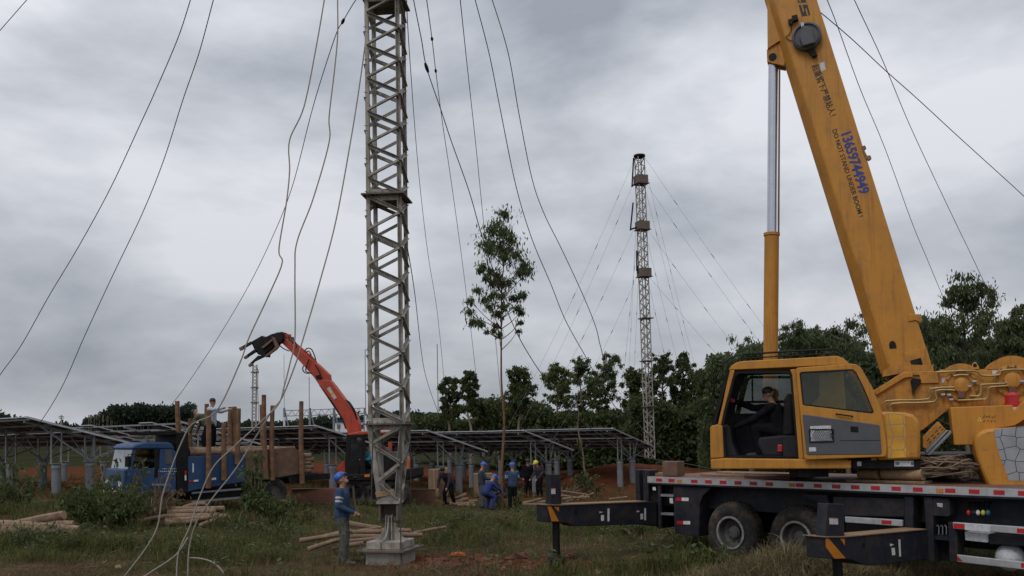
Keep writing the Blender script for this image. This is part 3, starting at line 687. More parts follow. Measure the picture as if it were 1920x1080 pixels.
# ------------------------------------------------------------------ trees
def px_clumps(lst, Y, dy=0.5, r=NP, dens=1.0, grow=1.0):
    m = FPX / Y; res = []
    for x, y, rad in lst:
        c = at(x, y, Y); c.y += r.uniform(-dy, dy); res.append((c, rad * grow / m, int(3.0 * rad * dens)))
    return res
Yl = 33.5; b0 = at(942, 953, Yl); b0.z = gz(b0.x, b0.y)
lone = px_clumps([(946, 404, 14), (932, 412, 10), (925, 436, 20), (912, 450, 17), (945, 432, 18), (958, 445, 16), (935, 458, 20), (950, 468, 20), (968, 478, 14), (918, 470, 14), (946, 487, 14), (982, 492, 13),
    (975, 512, 13), (988, 512, 10), (985, 500, 10), (905, 500, 9), (899, 506, 6), (918, 508, 9), (930, 512, 14), (925, 528, 13), (942, 530, 14), (912, 522, 7), (955, 530, 8), (895, 545, 8), (908, 562, 8), (922, 556, 9), (940, 556, 12), (962, 552, 9), (975, 548, 8), (982, 555, 6),
    (884, 568, 8), (880, 585, 9), (886, 600, 9), (896, 598, 6), (918, 578, 9), (934, 585, 10), (945, 578, 7), (970, 575, 7), (978, 582, 7), (976, 598, 5), (903, 608, 7), (912, 618, 4), (930, 605, 7), (972, 615, 4), (936, 628, 6), (925, 618, 4)], Yl, .7, np.random.RandomState(5), 5.2, 1.45)
tree('slender_tree', 'slender lone eucalyptus tree with a bare trunk rising among the workers', b0, at(944, 402, Yl), lone, 'leaf', 'stake', leaf=.15, aspect=.30, tr=.06, droop=.55, seed=3)
for i, (x, yt, yb, w, lab, lf) in enumerate((
        (845, 700, 775, 22, 'leftmost bushy-topped tree of the treeline, left of its narrower twin', 'leaf_d'), (880, 692, 765, 17, 'narrow tree touching the leftmost treeline tree', 'leaf_d'),
        (903, 755, 790, 14, 'small round tree low beside the leftmost treeline trees', 'leaf_d'), (973, 682, 765, 27, 'tall conical tree of the treeline just right of the slender tree', 'leaf_d'),
        (1045, 681, 745, 26, 'pale yellow-green open-crowned tree of the treeline', 'leaf_l'), (1090, 668, 775, 31, 'broad open tree right of the pale treeline tree', 'leaf'),
        (1135, 656, 785, 31, 'tallest bushy tree of the treeline left of the far mast', 'leaf'), (1187, 688, 775, 27, 'dark rounded tree just left of the far mast', 'leaf_d'),
        (1237, 660, 770, 27, 'tall tree just right of the far mast', 'leaf_d'), (1278, 664, 745, 20, 'thin tree second right of the far mast', 'leaf_d'), (1312, 688, 770, 22, 'low tree between the far mast and the crane', 'leaf_d'))):
    r = np.random.RandomState(40 + i); Yt = 66 + r.uniform(-5, 6); c = at(x, 800, Yt); c.z = gz(c.x, c.y)
    tree('treeline_tree', lab, c, at(x + r.uniform(-3, 3), yt + 6, Yt), crown_from_outline(x, yt, yb + 8, w * 1.05, Yt, r, 150, 80, 5, .1), lf, 'trunk', leaf=.19, aspect=.42, tr=.14, group='trees of the far treeline', seed=60 + i, droop=.9, simple=True)
for i, (x, yt, yb, w, Yt, lab, lf) in enumerate((
        (1345, 665, 800, 40, 50, 'dark round tree left of the crane cab', 'leaf_d'), (1405, 632, 800, 42, 46, 'rounded tree behind the crane cab front', 'leaf_r'), (1484, 602, 760, 34, 48, 'pointed tree just right of the lifting cylinder', 'leaf_r'),
        (1527, 608, 760, 32, 50, 'narrow tree behind the crane cab roof', 'leaf_r'), (1590, 590, 790, 52, 45, 'broad pointed tree left of the boom foot', 'leaf_r'), (1655, 640, 800, 45, 52, 'tree half hidden behind the boom foot', 'leaf_d'),
        (1805, 505, 800, 72, 36, 'largest grey-green tree right of the boom', 'leaf_r'), (1868, 590, 800, 52, 40, 'rounded tree right of the largest tree', 'leaf_r'), (1925, 562, 800, 45, 34, 'tree cut by the right edge of the picture', 'leaf_r'), (1740, 640, 800, 40, 44, 'low tree under the left side of the largest tree', 'leaf_d'))):
    r = np.random.RandomState(140 + i); c = at(x, 800, Yt); c.z = gz(c.x, c.y); big = w > 60
    tree('eucalyptus_tree', lab, c, at(x + r.uniform(-4, 4), yt + 5, Yt), crown_from_outline(x, yt, yb - 20, w * 1.25, Yt, r, 190 if big else 132, 95 if big else 85, 6, .05), lf, 'trunk_d', leaf=.17, aspect=.32, tr=.13, group='trees behind the crane', seed=160 + i, droop=.55)
c = on_ground(1105, 930); c.y = min(c.y, 41); c.z = gz(c.x, c.y)
tree('leaning_sapling', 'thin leaning bare sapling with sparse leaves left of the crane', c, at(1078, 745, c.y), [(at(x, y, c.y), .28, 26) for x, y in ((1098, 860), (1108, 905), (1100, 925), (1120, 915), (1088, 830), (1112, 935))], 'weed', 'twig', leaf=.22, aspect=.3, tr=.06, seed=9, limbs=False)

def mass(name, label, cat, strips, leafm, size, aspect, seed):
    """leafy mass that reads as one: leaf faces spread through strips of (px0, px1, ytop0, ytop1, ybottom, Y, count, jag)"""
    r = np.random.RandomState(seed); P = []
    for x0, x1, ya, yb_, ybot, Y, n, jag in strips:
        k = max(3, int(abs(x1 - x0) / (jag * 2.2))); xs = r.uniform(0, 1, k); hs = r.uniform(0.0, 1.0, k)
        u = r.uniform(0, 1, n); f = np.power(r.uniform(0, 1, n), 1.0)
        dist = np.abs(u[:, None] - xs[None]) * abs(x1 - x0) / jag; lump = np.max(np.sqrt(np.clip(1 - .6 * dist ** 2, 0, 1)) * (0.15 + .85 * hs[None]), axis=1) + r.normal(0, .1, n)
        top = ya + (yb_ - ya) * u + jag * (1 - lump); py = top + (ybot - top) * f; px = x0 + (x1 - x0) * u
        D = Y + r.uniform(-.04, .04, n) * Y
        for i in range(n):
            P.append(at(px[i], py[i], D[i]))
    P = np.array([tuple(p) for p in P])
    o = leaves(name, P, size, aspect, leafm, 1.2, loc=tuple(P.mean(0)), kind='stuff', r=r, simple=True); tag(o, label, cat)
mass('understory', 'dense dark undergrowth below the treeline', 'undergrowth', [(770, 960, 772, 770, 830, 74, 14000, 16), (900, 1340, 744, 735, 850, 70, 46000, 34), (1180, 1345, 725, 750, 850, 60, 20000, 34), (930, 1340, 800, 800, 872, 60, 24000, 10)], 'leaf_d', .32, .6, 21)
mass('thicket', 'dense dark thicket behind the crane', 'thicket', [(1310, 1960, 690, 670, 905, 54, 50000, 40), (1325, 1480, 650, 628, 800, 50, 14000, 34), (1460, 1680, 622, 622, 780, 50, 20000, 40), (1715, 1990, 600, 580, 830, 44, 26000, 50)], 'leaf_r', .28, .45, 22)
mass('far_wood', 'dark pine wood on the rise at far left', 'wood', [(160, 366, 772, 752, 812, 260, 12000, 12), (205, 345, 756, 756, 784, 255, 9000, 8), (345, 366, 762, 760, 786, 255, 1200, 8)], 'pine', .95, .6, 23)
mass('distant_ridge_trees', 'low distant ridge of trees along the horizon', 'ridge', [(-40, 175, 782, 790, 830, 330, 12000, 10), (0, 75, 772, 785, 800, 300, 3000, 12), (360, 640, 788, 786, 812, 420, 14000, 5), (560, 720, 778, 770, 806, 300, 4000, 8), (700, 850, 770, 770, 815, 230, 7000, 7), (-300, -30, 782, 785, 840, 330, 3000, 10)], 'pine', 1.2, .6, 24)
r = np.random.RandomState(77); m = MB()
for i in range(46):
    x = 162 + 204 * (i + r.uniform(0, 1)) / 46; p = at(x, 812, 250); m.tube([p, at(x + r.uniform(-1, 1), 778, 250)], .13, 4)
o = m.build('far_wood_trunks', 'trunk', kind='stuff'); tag(o, 'pale thin trunks showing under the far left wood', 'trunks')

# ------------------------------------------------------------------ truck crane
AC = R_(-50)                                     # carrier axis (towards its front: right and nearer)
w2 = at(1490, 998, 15.5)
PC = Plane((w2.x, w2.y), AC)                     # plane of the deck's near edge; PC.n points to the camera
cgz = gz(w2.x, w2.y)
crane = empty('truck_crane', (w2.x, w2.y, cgz), 'big yellow truck crane with raised boom and dark outrigger beams at right', 'crane')
def z4(x, y): return 1000 + x / 3.857, 800 + y / 3.857
def z5(x, y): return 1440 + x / 3.857, 800 + y / 3.857
def z6(x, y): return 1300 + x / 3.6, 620 + y / 3.6
def z7(x, y): return 1560 + x / 3.6, 620 + y / 3.6
def z8(x, y): return 1380 + x / 2.571, y / 2.571
def poly(pl, pts, conv, lat=0.0): return [pl.hit(*conv(*p), lat) for p in pts]
def plate(name, pl, pts, conv, lat, th, mt, parent=None, bevel=0.0, smooth=False):
    """outline in the plane pl at offset lat, th thick away from the camera"""
    m = MB(); m.prism(poly(pl, pts, conv, lat), -pl.n * th); return m.build(name, mt, crane, parent=parent, bevel=bevel, smooth=smooth)
ZD = PC.hit(*z4(1850, 400)).z + .02              # deck top
kL = PC.k(PC.hit(*z4(830, 380))); kR = 6.6
def cbox(name, k0, k1, l0, l1, z0, z1, mt, parent=None, bevel=0.0):
    """box along the carrier: k along axis, l inward from the near edge"""
    m = MB(); m.prism([PC.P(k0, z0, -l0), PC.P(k1, z0, -l0), PC.P(k1, z0, -l1), PC.P(k0, z0, -l1)], (0, 0, z1 - z0)); return m.build(name, mt, crane, parent=parent, bevel=bevel)
WID = 2.6
deck = cbox('deck', kL, kR, 0.0, WID, ZD - .10, ZD, 'rust')
st = cbox('reflective_edge', kL, kR, -.022, -.002, ZD - .125, ZD - .004, 'silver', deck)
def edge_k(px): return PC.k(PC.hit(px, 905))
reds = [z4(x, 0)[0] for x in (915, 1005, 1170, 1272, 1377, 1485, 1596, 1712)] + [z5(x, 0)[0] for x in (235, 365, 497, 635, 780, 930, 1086, 1320, 1493, 1672, 1850)]
for x in reds:
    k = edge_k(x); cbox('red_reflector', k - .075, k + .075, -.027, -.0225, ZD - .10, ZD - .035, 'red', st)
for x in [z4(1062, 0)[0], z5(178, 0)[0], z5(1245, 0)[0]]:
    k = edge_k(x); cbox('side_lamp', k - .05, k + .05, -.036, -.0225, ZD - .1, ZD - .04, 'amber', st)
cbox('deck_trim', kL, kR, -.03, .0, ZD - .155, ZD - .13, 'navy', deck)
cbox('chassis', kL + .15, kR, .75, WID - .75, .55 + cgz, ZD - .105, 'black')
cbox('chassis_rail', kL, kR, .3, .42, .95 + cgz, ZD - .105, 'navy')
# wheels (rear tandem in view; front pair beyond the frame)
def wheel(kc, lat_in, name='wheel'):
    hub = PC.P(kc, cgz + .555, -lat_in); ax = -PC.n
    m = MB(); R = .555
    m.lathe(hub, ax, [(.30, .03), (.33, .0), (.43, -.015), (.50, .01), (.545, .05), (R, .09), (R, .25), (.545, .29), (.50, .30), (.3, .3)], 40)
    for j in range(40):
        a = 2 * math.pi * j / 40; x = ax.cross(UP).normalized(); d = x * math.cos(a) + UP * math.sin(a); tg = ax.cross(d)
        for o_ in (.1, .19): m.bar(hub + ax * o_ + d * (R + .006), hub + ax * (o_ + .055) + d * (R + .006), .045, .02, up=d)
    ty = m.build(name, ['rubber'], crane, smooth=True)
    m = MB(); m.lathe(hub, ax, [(.30, .0), (.30, -.012), (.275, -.012), (.265, .03), (.255, .15), (.21, .17), (.12, .175), (.12, .12), (.095, .10), (.0, .10)], 32); rm = m.build('rim', 'rim', crane, parent=ty, smooth=True)
    m = MB(); m.lathe(hub, ax, [(.306, .012), (.306, -.016), (.27, -.016), (.268, .012)], 32); m.build('rim_lip', 'rimlip', crane, parent=rm, smooth=True)
    m = MB(); m.lathe(hub, ax, [(.10, .13), (.10, .092), (.075, .085), (0, .085)], 20); m.build('hub_cap', 'rim', crane, parent=rm, smooth=True)
    m = MB()
    for j in range(10):
        a = 2 * math.pi * j / 10; x = ax.cross(UP).normalized(); d = x * math.cos(a) + UP * math.sin(a); m.lathe(hub + d * .165 + ax * .175, -ax, [(0, 0), (.016, 0), (.016, .03), (0, .03)], 6)
    m.build('wheel_nuts', 'rim', crane, parent=rm, kind='stuff')
K2 = 0.0; K1 = -1.37
for kc in (K1, K2, 5.0, 6.3):
    wheel(kc, .03); wheel(kc, WID - .33)
m = MB()
for kc in (K1, K2): m.tube([PC.P(kc, cgz + .555, -.3), PC.P(kc, cgz + .555, -WID + .3)], .11, 10)
m.build('axle', 'black', crane)
# rear fender box, ladder, tail uprights
plate('fender', PC, [(1010, 428), (1290, 442), (1225, 500), (1203, 560), (1195, 795), (1020, 770)], z4, -.03, .5, 'navy', bevel=.012)
plate('fender', PC, [(240, 488), (420, 492), (470, 660), (400, 660), (360, 560)], z5, -.05, .5, 'navy', bevel=.012)
plate('arch_panel', PC, [(1290, 440), (1850, 470), (1850, 520), (1600, 505), (1330, 520), (1235, 600), (1210, 560)], z4, -.35, .04, 'black')
lad = plate('ladder_rail', PC, [(900, 425), (918, 425), (925, 735), (905, 740)], z4, .0, .05, 'navy')
for y in (488, 622): plate('rung', PC, [(920, y), (1012, y + 4), (1012, y + 20), (920, y + 16)], z4, .0, .12, 'galv', parent=lad)
plate('tail_frame', PC, [(830, 420), (900, 424), (905, 740), (890, 725), (840, 700)], z4, -.1, 2.3, 'black', bevel=.01)
m = MB()
for pts in ([(735, 310), (765, 312), (772, 540), (742, 540)], [(790, 312), (832, 316), (832, 545), (795, 540)]): m.prism(poly(PC, pts, z4, -.02), -PC.n * .3)
m.prism(poly(PC, [(765, 330), (790, 330), (795, 540), (772, 540)], z4, -.22), -PC.n * .05); m.build('tail_upright', 'navy', crane, bevel=.01)
for pts in ([(1030, 512), (1072, 513), (1072, 537), (1030, 536)], [(1038, 681), (1083, 682), (1083, 706), (1038, 705)]): plate('red_reflector', PC, pts, z4, -.024, .005, 'red')
for pts in ([(1073, 513), (1122, 514), (1122, 538), (1073, 537)], [(1084, 682), (1134, 683), (1134, 707), (1084, 706)], [(862, 436), (884, 436), (886, 460), (864, 460)], [(985, 515), (1008, 516), (1010, 555), (987, 553)]): plate('white_reflector', PC, pts, z4, -.024, .005, 'white')
# outriggers: beam pulled out towards the camera, jack box, leg, pad
def outrigger(root_px, conv, beam, jackbox, stripes, marks, hole, leg_px, pad_y, sticker):
    r0 = PC.hit(*root_px); PO = Plane((r0.x, r0.y), math.atan2(PC.n.y, PC.n.x))
    if PO.a.dot(PC.n) < 0: PO.a = -PO.a
    def pl(name, pts, lat, th, mt, parent=None, bevel=0.0):
        m = MB(); m.prism([PO.hit(*conv(*p), lat) for p in pts], -PO.n * th); return m.build(name, mt, crane, parent=parent, bevel=bevel)
    bmo = pl('outrigger_beam', beam, 0, .3, 'navy', bevel=.012)
    top = [beam[0], beam[1], beam[2], beam[3]]
    pl('top_plate', [(top[0][0], top[0][1] - 6), (top[1][0], top[1][1] - 6), (top[2][0], top[2][1] - 6), (top[2][0], top[2][1] + 1), (top[1][0], top[1][1] + 1), (top[0][0], top[0][1] + 1)], .02, .34, 'wood', parent=bmo)
    jb = pl('jack_housing', jackbox, -.02, .15, 'navy', bevel=.01)
    for s in stripes: pl('yellow_stripe', s, .003, .0025, 'amber', parent=bmo)
    for s in marks: pl('white_mark', s, .003, .0025, 'white', parent=bmo)
    hc = PO.hit(*conv(*hole), .004); m = MB(); m.lathe(hc, -PO.n, [(0, 0), (.045, 0), (.045, .003), (0, .003)], 16); m.build('hole', 'black', crane, parent=bmo)
    pl('label_plate', sticker, .0 - .017, .003, 'paper', parent=jb)
    pl('label_band', [(sticker[0][0], sticker[0][1] - 7), (sticker[1][0], sticker[1][1] - 7), sticker[1], sticker[0]], .0 - .0165, .003, 'amber', parent=jb)
    lt = PO.hit(*conv(*leg_px), -.15); g_ = gz(lt.x, lt.y)
    zb_ = min(lt.z, PO.hit(*conv(leg_px[0], pad_y), -.15).z) if pad_y else g_ + .05
    zb_ = max(zb_, g_ + .03)
    m = MB(); m.lathe(Vector((lt.x, lt.y, zb_)), (0, 0, 1), [(0, 0), (.068, 0), (.068, lt.z - zb_), (0, lt.z - zb_)], 16); lg = m.build('jack_leg', 'galv' if False else 'black', crane, smooth=True)
    m = MB(); m.lathe(Vector((lt.x, lt.y, g_ - .03)), (0, 0, 1), [(0, 0), (.16, 0), (.16, zb_ - g_ + .01), (.08, zb_ - g_ + .05), (0, zb_ - g_ + .05)], 20); m.build('jack_pad', 'black', crane, parent=lg)
    return PO
PO1 = outrigger(z4(880, 560), z4, [(100, 568), (205, 568), (820, 544), (895, 544), (895, 722), (800, 706), (300, 722), (245, 695), (105, 692)], [(125, 345), (197, 345), (205, 566), (128, 566)],
          [[(102, 574), (128, 576), (186, 684), (132, 684)], [(150, 580), (186, 580), (186, 615)]],
          [[(537, 593), (551, 592), (551, 684), (537, 685)], [(490, 640), (511, 639), (511, 680), (490, 681)], [(803, 590), (815, 589), (815, 676), (803, 677)], [(775, 630), (794, 629), (794, 669), (775, 670)], [(478, 612), (504, 618), (480, 627)], [(748, 606), (772, 611), (750, 620)]],
          (306, 614), (163, 690), 930, [(130, 452), (160, 452), (160, 487), (130, 487)])
PO2 = outrigger(z5(1150, 760), z5, [(415, 800), (555, 800), (1145, 745), (1200, 745), (1200, 962), (1100, 965), (760, 1005), (690, 1000), (600, 962), (425, 955)], [(430, 555), (552, 560), (555, 798), (415, 798)],
          [[(417, 808), (440, 810), (562, 952), (480, 955), (420, 870)], [(522, 812), (555, 810), (556, 858)]],
          [[(944, 817), (957, 815), (963, 938), (950, 940)], [(893, 878), (917, 875), (921, 927), (898, 930)], [(882, 845), (912, 852), (885, 865)]],
          (692, 858), (500, 955), None, [(444, 665), (506, 668), (508, 708), (446, 706)])
# side lockers, rails and front uprights under the deck
plate('tool_locker', PC, [(465, 505), (985, 520), (985, 655), (560, 645), (470, 620)], z5, -.06, .55, 'navy', bevel=.015)
plate('tool_locker', PC, [(560, 690), (985, 725), (985, 760), (560, 790)], z5, -.2, .45, 'black', bevel=.01)
def rail(pts, rp):
    b_ = plate('guard_rail', PC, pts, z5, .02, .045, 'silver', bevel=.008)
    for q in rp: plate('red_reflector', PC, q, z5, .0235, .003, 'red', parent=b_)
rail([(555, 650), (972, 675), (972, 722), (557, 692)], [[(820, 676), (892, 680), (892, 708), (820, 703)]])
rail([(1335, 690), (1950, 732), (1950, 788), (1338, 738)], [[(1340, 698), (1420, 704), (1420, 740), (1342, 734)], [(1800, 735), (1880, 741), (1880, 775), (1800, 768)]])
rail([(1365, 925), (1950, 990), (1950, 1045), (1368, 978)], [[(1368, 934), (1410, 975), (1370, 970)], [(1830, 985), (1900, 992), (1900, 1028), (1830, 1018)]])
plate('warning_label', PC, [(1425, 702), (1515, 708), (1515, 755), (1425, 748)], z5, .0235, .003, 'paper'); plate('warning_label', PC, [(1518, 708), (1607, 715), (1607, 762), (1518, 755)], z5, .0235, .003, 'paper')
plate('front_upright', PC, [(985, 505), (1050, 508), (1050, 738), (985, 735)], z5, -.02, .3, 'navy', bevel=.012)
plate('front_upright', PC, [(1125, 510), (1190, 512), (1200, 985), (1150, 962), (1140, 745)], z5, -.02, .3, 'navy', bevel=.012)
plate('lamp_bracket', PC, [(1190, 515), (1310, 522), (1318, 640), (1300, 652), (1190, 645)], z5, -.03, .2, 'navy', bevel=.012)
plate('work_lamp', PC, [(1218, 552), (1262, 555), (1262, 585), (1225, 580)], z5, -.022, .02, 'silver', bevel=.006)
plate('front_upright', PC, [(1300, 690), (1360, 695), (1375, 990), (1310, 975)], z5, -.03, .25, 'navy', bevel=.012)
plate('cross_brace', PC, [(1195, 785), (1305, 795), (1308, 825), (1197, 815)], z5, -.05, .2, 'navy')
plate('lower_panel', PC, [(1195, 820), (1310, 828), (1320, 975), (1200, 960)], z5, -.25, .3, 'black')
m = MB()
for x in (1228, 1255, 1282): m.tube([PC.hit(*z5(x - 8, 720), -.04), PC.hit(*z5(x, 712), -.03), PC.hit(*z5(x + 8, 725), -.04), PC.hit(*z5(x + 8, 780), -.05)], .008, 6)
m.build('hook', 'galv', crane)
plate('battery_box', PC, [(1420, 760), (1590, 775), (1588, 840), (1425, 822)], z5, -.1, .3, 'paper', bevel=.01)
plate('locker', PC, [(1595, 775), (1950, 805), (1950, 870), (1600, 850)], z5, -.12, .3, 'navy', bevel=.01)
m = MB(); c = PC.hit(*z5(1750, 945), -.35); m.ball(c, .2, 16, 10); m.build('air_tank', 'paper', crane, smooth=True)
for x, mt in ((1450, 'red'), (1488, 'navy'), (1519, 'white'), (1556, 'hat_y'), (1592, 'teal')):
    c = PC.hit(*z5(x, 622), -.12); h = PC.hit(*z5(x + 14, 545), -.3); m = MB(); m.tube(smooth_path([h, h.lerp(c, .5) + UP * .05, c], 4), .014, 6); hs = m.build('hose', 'black', crane, smooth=True)
    m = MB(); m.ball(c, .032, 8, 6, (1, 1, 1.3)); m.build('valve_knob', mt, crane, parent=hs, smooth=True)

# ---- superstructure: turntable, winches, cab, boom
AS = R_(-22)
sc = PC.P(1.45, 0, -1.3)
PS = Plane((sc.x, sc.y), AS)                       # through the slew centre; k < 0 is forward (towards the boom head)
LC = 1.32                                          # near face of the cab
m = MB(); m.lathe(Vector((sc.x, sc.y, ZD + .003)), (0, 0, 1), [(0, 0), (.78, 0), (.78, .16), (.7, .17), (.7, .3), (0, .3)], 40); m.build('slew_ring', 'black', crane, smooth=True)
def splate(name, pts, conv, lat, th, mt, parent=None, bevel=0.0, smooth=False): return plate(name, PS, pts, conv, lat, th, mt, parent, bevel, smooth)
bed = MB(); zb1 = ZD + .305
bed.prism([PS.P(-2.3, zb1, .75), PS.P(2.6, zb1, .75), PS.P(2.6, zb1, -1.1), PS.P(-2.3, zb1, -1.1)], (0, 0, .14)); bed.build('turntable_bed', 'black', crane, bevel=.01)
SIDE = [(255, 440), (300, 395), (480, 277), (720, 272), (1500, 262), (1500, 700), (1000, 700), (900, 560), (800, 520), (700, 600), (615, 668), (500, 720), (420, 720), (330, 640)]
tn = splate('turntable_cheek', SIDE, z7, .42, .06, 'yellow_old', bevel=.006)
splate('turntable_cheek', SIDE, z7, -.36, .06, 'yellow_old', bevel=.006)
splate('cheek_rib', [(275, 405), (480, 283), (545, 283), (545, 312), (490, 318), (300, 435)], z7, .47, .05, 'yellow', parent=tn, bevel=.008)
splate('cheek_rib', [(480, 278), (720, 274), (720, 352), (600, 356), (590, 300), (480, 300)], z7, .455, .035, 'yellow_old', parent=tn, bevel=.006)
splate('pivot_cap', [(528, 340), (545, 318), (600, 325), (598, 360), (560, 400), (545, 445), (538, 380)], z7, .50, .05, 'black', parent=tn, bevel=.01)
m = MB(); m.prism([PS.hit(*z7(730, 262), .36), PS.hit(*z7(1500, 255), .36), PS.hit(*z7(1500, 300), .36), PS.hit(*z7(730, 300), .36)], -PS.n * .72); m.build('winch_bed', 'yellow_old', crane, parent=tn)
for x, y, rr in ((872, 368, .30), (1215, 335, .34)):
    c = PS.hit(*z7(x, y), .36); m = MB(); m.lathe(c, -PS.n, [(0, 0), (rr + .06, 0), (rr + .06, .03), (rr - .02, .035), (rr - .02, .62), (rr + .06, .63), (rr + .06, .66), (0, .66)], 32); dr = m.build('winch_drum', 'yellow_old', crane, parent=tn, smooth=True)
    m = MB()
    for j in range(16): m.lathe(c - PS.n * (.05 + j * .036), -PS.n, [(rr + .0, 0), (rr + .02, .018), (rr + .0, .035)], 32)
    m.build('wound_rope', 'wood', crane, parent=dr, smooth=True)
    c = PS.hit(*z7(x, y), .425); m = MB(); m.lathe(c, PS.n, [(0.26, 0), (.26, .03), (.21, .04), (.2, .02), (.13, .02), (.12, .09), (.05, .11), (0, .11)], 24); hb = m.build('winch_hub', 'yellow_old', crane, parent=tn, smooth=True)
    m = MB()
    for j in range(14):
        a = 2 * math.pi * j / 14; m.lathe(c + PS.a * (.235 * math.cos(a)) + UP * .235 * math.sin(a) + PS.n * .03, PS.n, [(0, 0), (.014, 0), (.014, .03), (0, .03)], 6)
    m.build('hub_bolts', 'plate', crane, parent=hb, kind='stuff')
    splate('motor_block', [(x - 25, y + 30), (x + 30, y + 30), (x + 28, y + 90), (x - 20, y + 90)], z7, .52, .1, 'rust', parent=tn, bevel=.015)
splate('lifting_lug', [(938, 262), (950, 222), (962, 211), (975, 215), (990, 240), (998, 262)], z7, .40, .05, 'yellow', parent=tn, bevel=.008)
c = PS.hit(*z7(965, 234), .404); m = MB(); m.lathe(c, -PS.n, [(0, 0), (.03, 0), (.03, .002), (0, .002)], 12); m.build('lug_hole', 'black', crane, parent=tn)
for pts in ([(360, 545), (365, 475), (650, 462), (666, 392), (930, 380)], [(402, 545), (410, 492), (688, 480), (702, 406), (830, 402)], [(705, 280), (960, 270), (1010, 302), (1130, 298), (1160, 265), (1400, 262)], [(930, 440), (1000, 436), (1006, 372), (1045, 362), (1400, 348)],
            [(1030, 470), (1055, 440), (1060, 386), (1130, 376), (1205, 372)], [(820, 305), (870, 298), (920, 300)], [(850, 470), (960, 466), (1040, 462)], [(1075, 470), (1080, 500)]):
    m = MB(); m.tube(smooth_path([PS.hit(*z7(*p), .50) for p in pts], 3), .017, 8); m.build('hydraulic_pipe', mat('brassy_pipe', (0.30, 0.23, 0.10), .45, metal=.5, var=.2), crane, smooth=True)
for x, y in ((750, 435), (790, 437), (925, 378), (960, 345), (1185, 350), (1280, 345), (805, 468)):
    c = PS.hit(*z7(x, y), .50); m = MB(); m.lathe(c - PS.a * .03, PS.a, [(0, 0), (.03, 0), (.03, .06), (0, .06)], 6); m.build('pipe_fitting', 'galv', crane)
splate('data_plate', [(740, 318), (780, 318), (782, 352), (742, 352)], z7, .426, .004, 'paper', parent=tn); splate('data_plate', [(1082, 268), (1125, 266), (1125, 292), (1082, 294)], z7, .426, .004, 'paper', parent=tn)
c = PS.hit(*z7(1215, 470), .75); m = MB(); m.lathe(c - UP * .12, UP, [(0, 0), (.13, 0), (.13, .06), (.1, .07), (.1, .2), (.06, .24), (0, .25)], 16); m.build('beacon', 'red', crane, smooth=True)
m = MB(); m.lathe(c - UP * .17, UP, [(0, 0), (.14, 0), (.14, .06), (0, .06)], 16); m.build('beacon_base', 'white', crane, smooth=True)
wb = splate('side_box', [(798, 518), (1218, 502), (1228, 540), (1300, 470), (1420, 460), (1420, 560), (1300, 600), (1235, 640), (1090, 665), (1000, 770), (825, 772)], z7, .95, .5, 'yellow', bevel=.012)
splate('warning_triangle', [(980, 612), (996, 582), (1014, 612)], z7, .953, .0028, 'hat_y', parent=wb)
splate('triangle_mark', [(994, 606), (997, 590), (1000, 606)], z7, .9545, .0014, 'ink', parent=wb)
splate('diagonal_step', [(612, 722), (718, 612), (768, 668), (640, 800), (612, 790)], z7, .86, .3, 'yellow_old', bevel=.01)
m = MB()
for i in range(4):
    for j in range(3):
        x, y = 640 + i * 27 + j * 14, 742 - i * 28 + j * 16
        m.prism(poly(PS, [(x, y), (x + 16, y - 16), (x + 20, y - 12), (x + 4, y + 4)], z7, .862), -PS.n * .0015)
m.build('step_slot', 'black', crane)
splate('diagonal_guard', [(640, 838), (800, 672), (812, 690), (660, 842)], z7, .9, .3, 'galv', bevel=.008); splate('diagonal_guard', [(628, 812), (768, 672), (790, 672), (640, 832)], z7, .88, .3, 'galv', bevel=.008)
hood = splate('engine_hood', [(1092, 662), (1040, 668), (1000, 685), (970, 715), (962, 760), (972, 830), (1000, 920), (1060, 1066), (1560, 1085), (1560, 625)], z7, 1.30, .9, 'yellow', bevel=.04, smooth=True)
splate('honeycomb_panel', [(1092, 668), (1320, 640), (1500, 628), (1500, 1020), (1195, 1012), (1165, 930), (1130, 840), (1110, 760)], z7, 1.304, .003, 'honey_s', parent=hood)
for y in (800, 915, 1000): splate('hood_notch', [(1010 + (y - 800) * .28, y), (1060 + (y - 800) * .28, y - 2), (1060 + (y - 800) * .28, y + 7), (1012 + (y - 800) * .28, y + 8)], z7, 1.302, .001, 'yellow_old', parent=hood)
cw = MB(); cw.prism([PS.P(2.9, ZD + .35, 1.2), PS.P(3.7, ZD + .35, 1.2), PS.P(3.7, ZD + .35, -1.2), PS.P(2.9, ZD + .35, -1.2)], (0, 0, 1.1)); cw.build('counterweight', 'yellow', crane, bevel=.05)

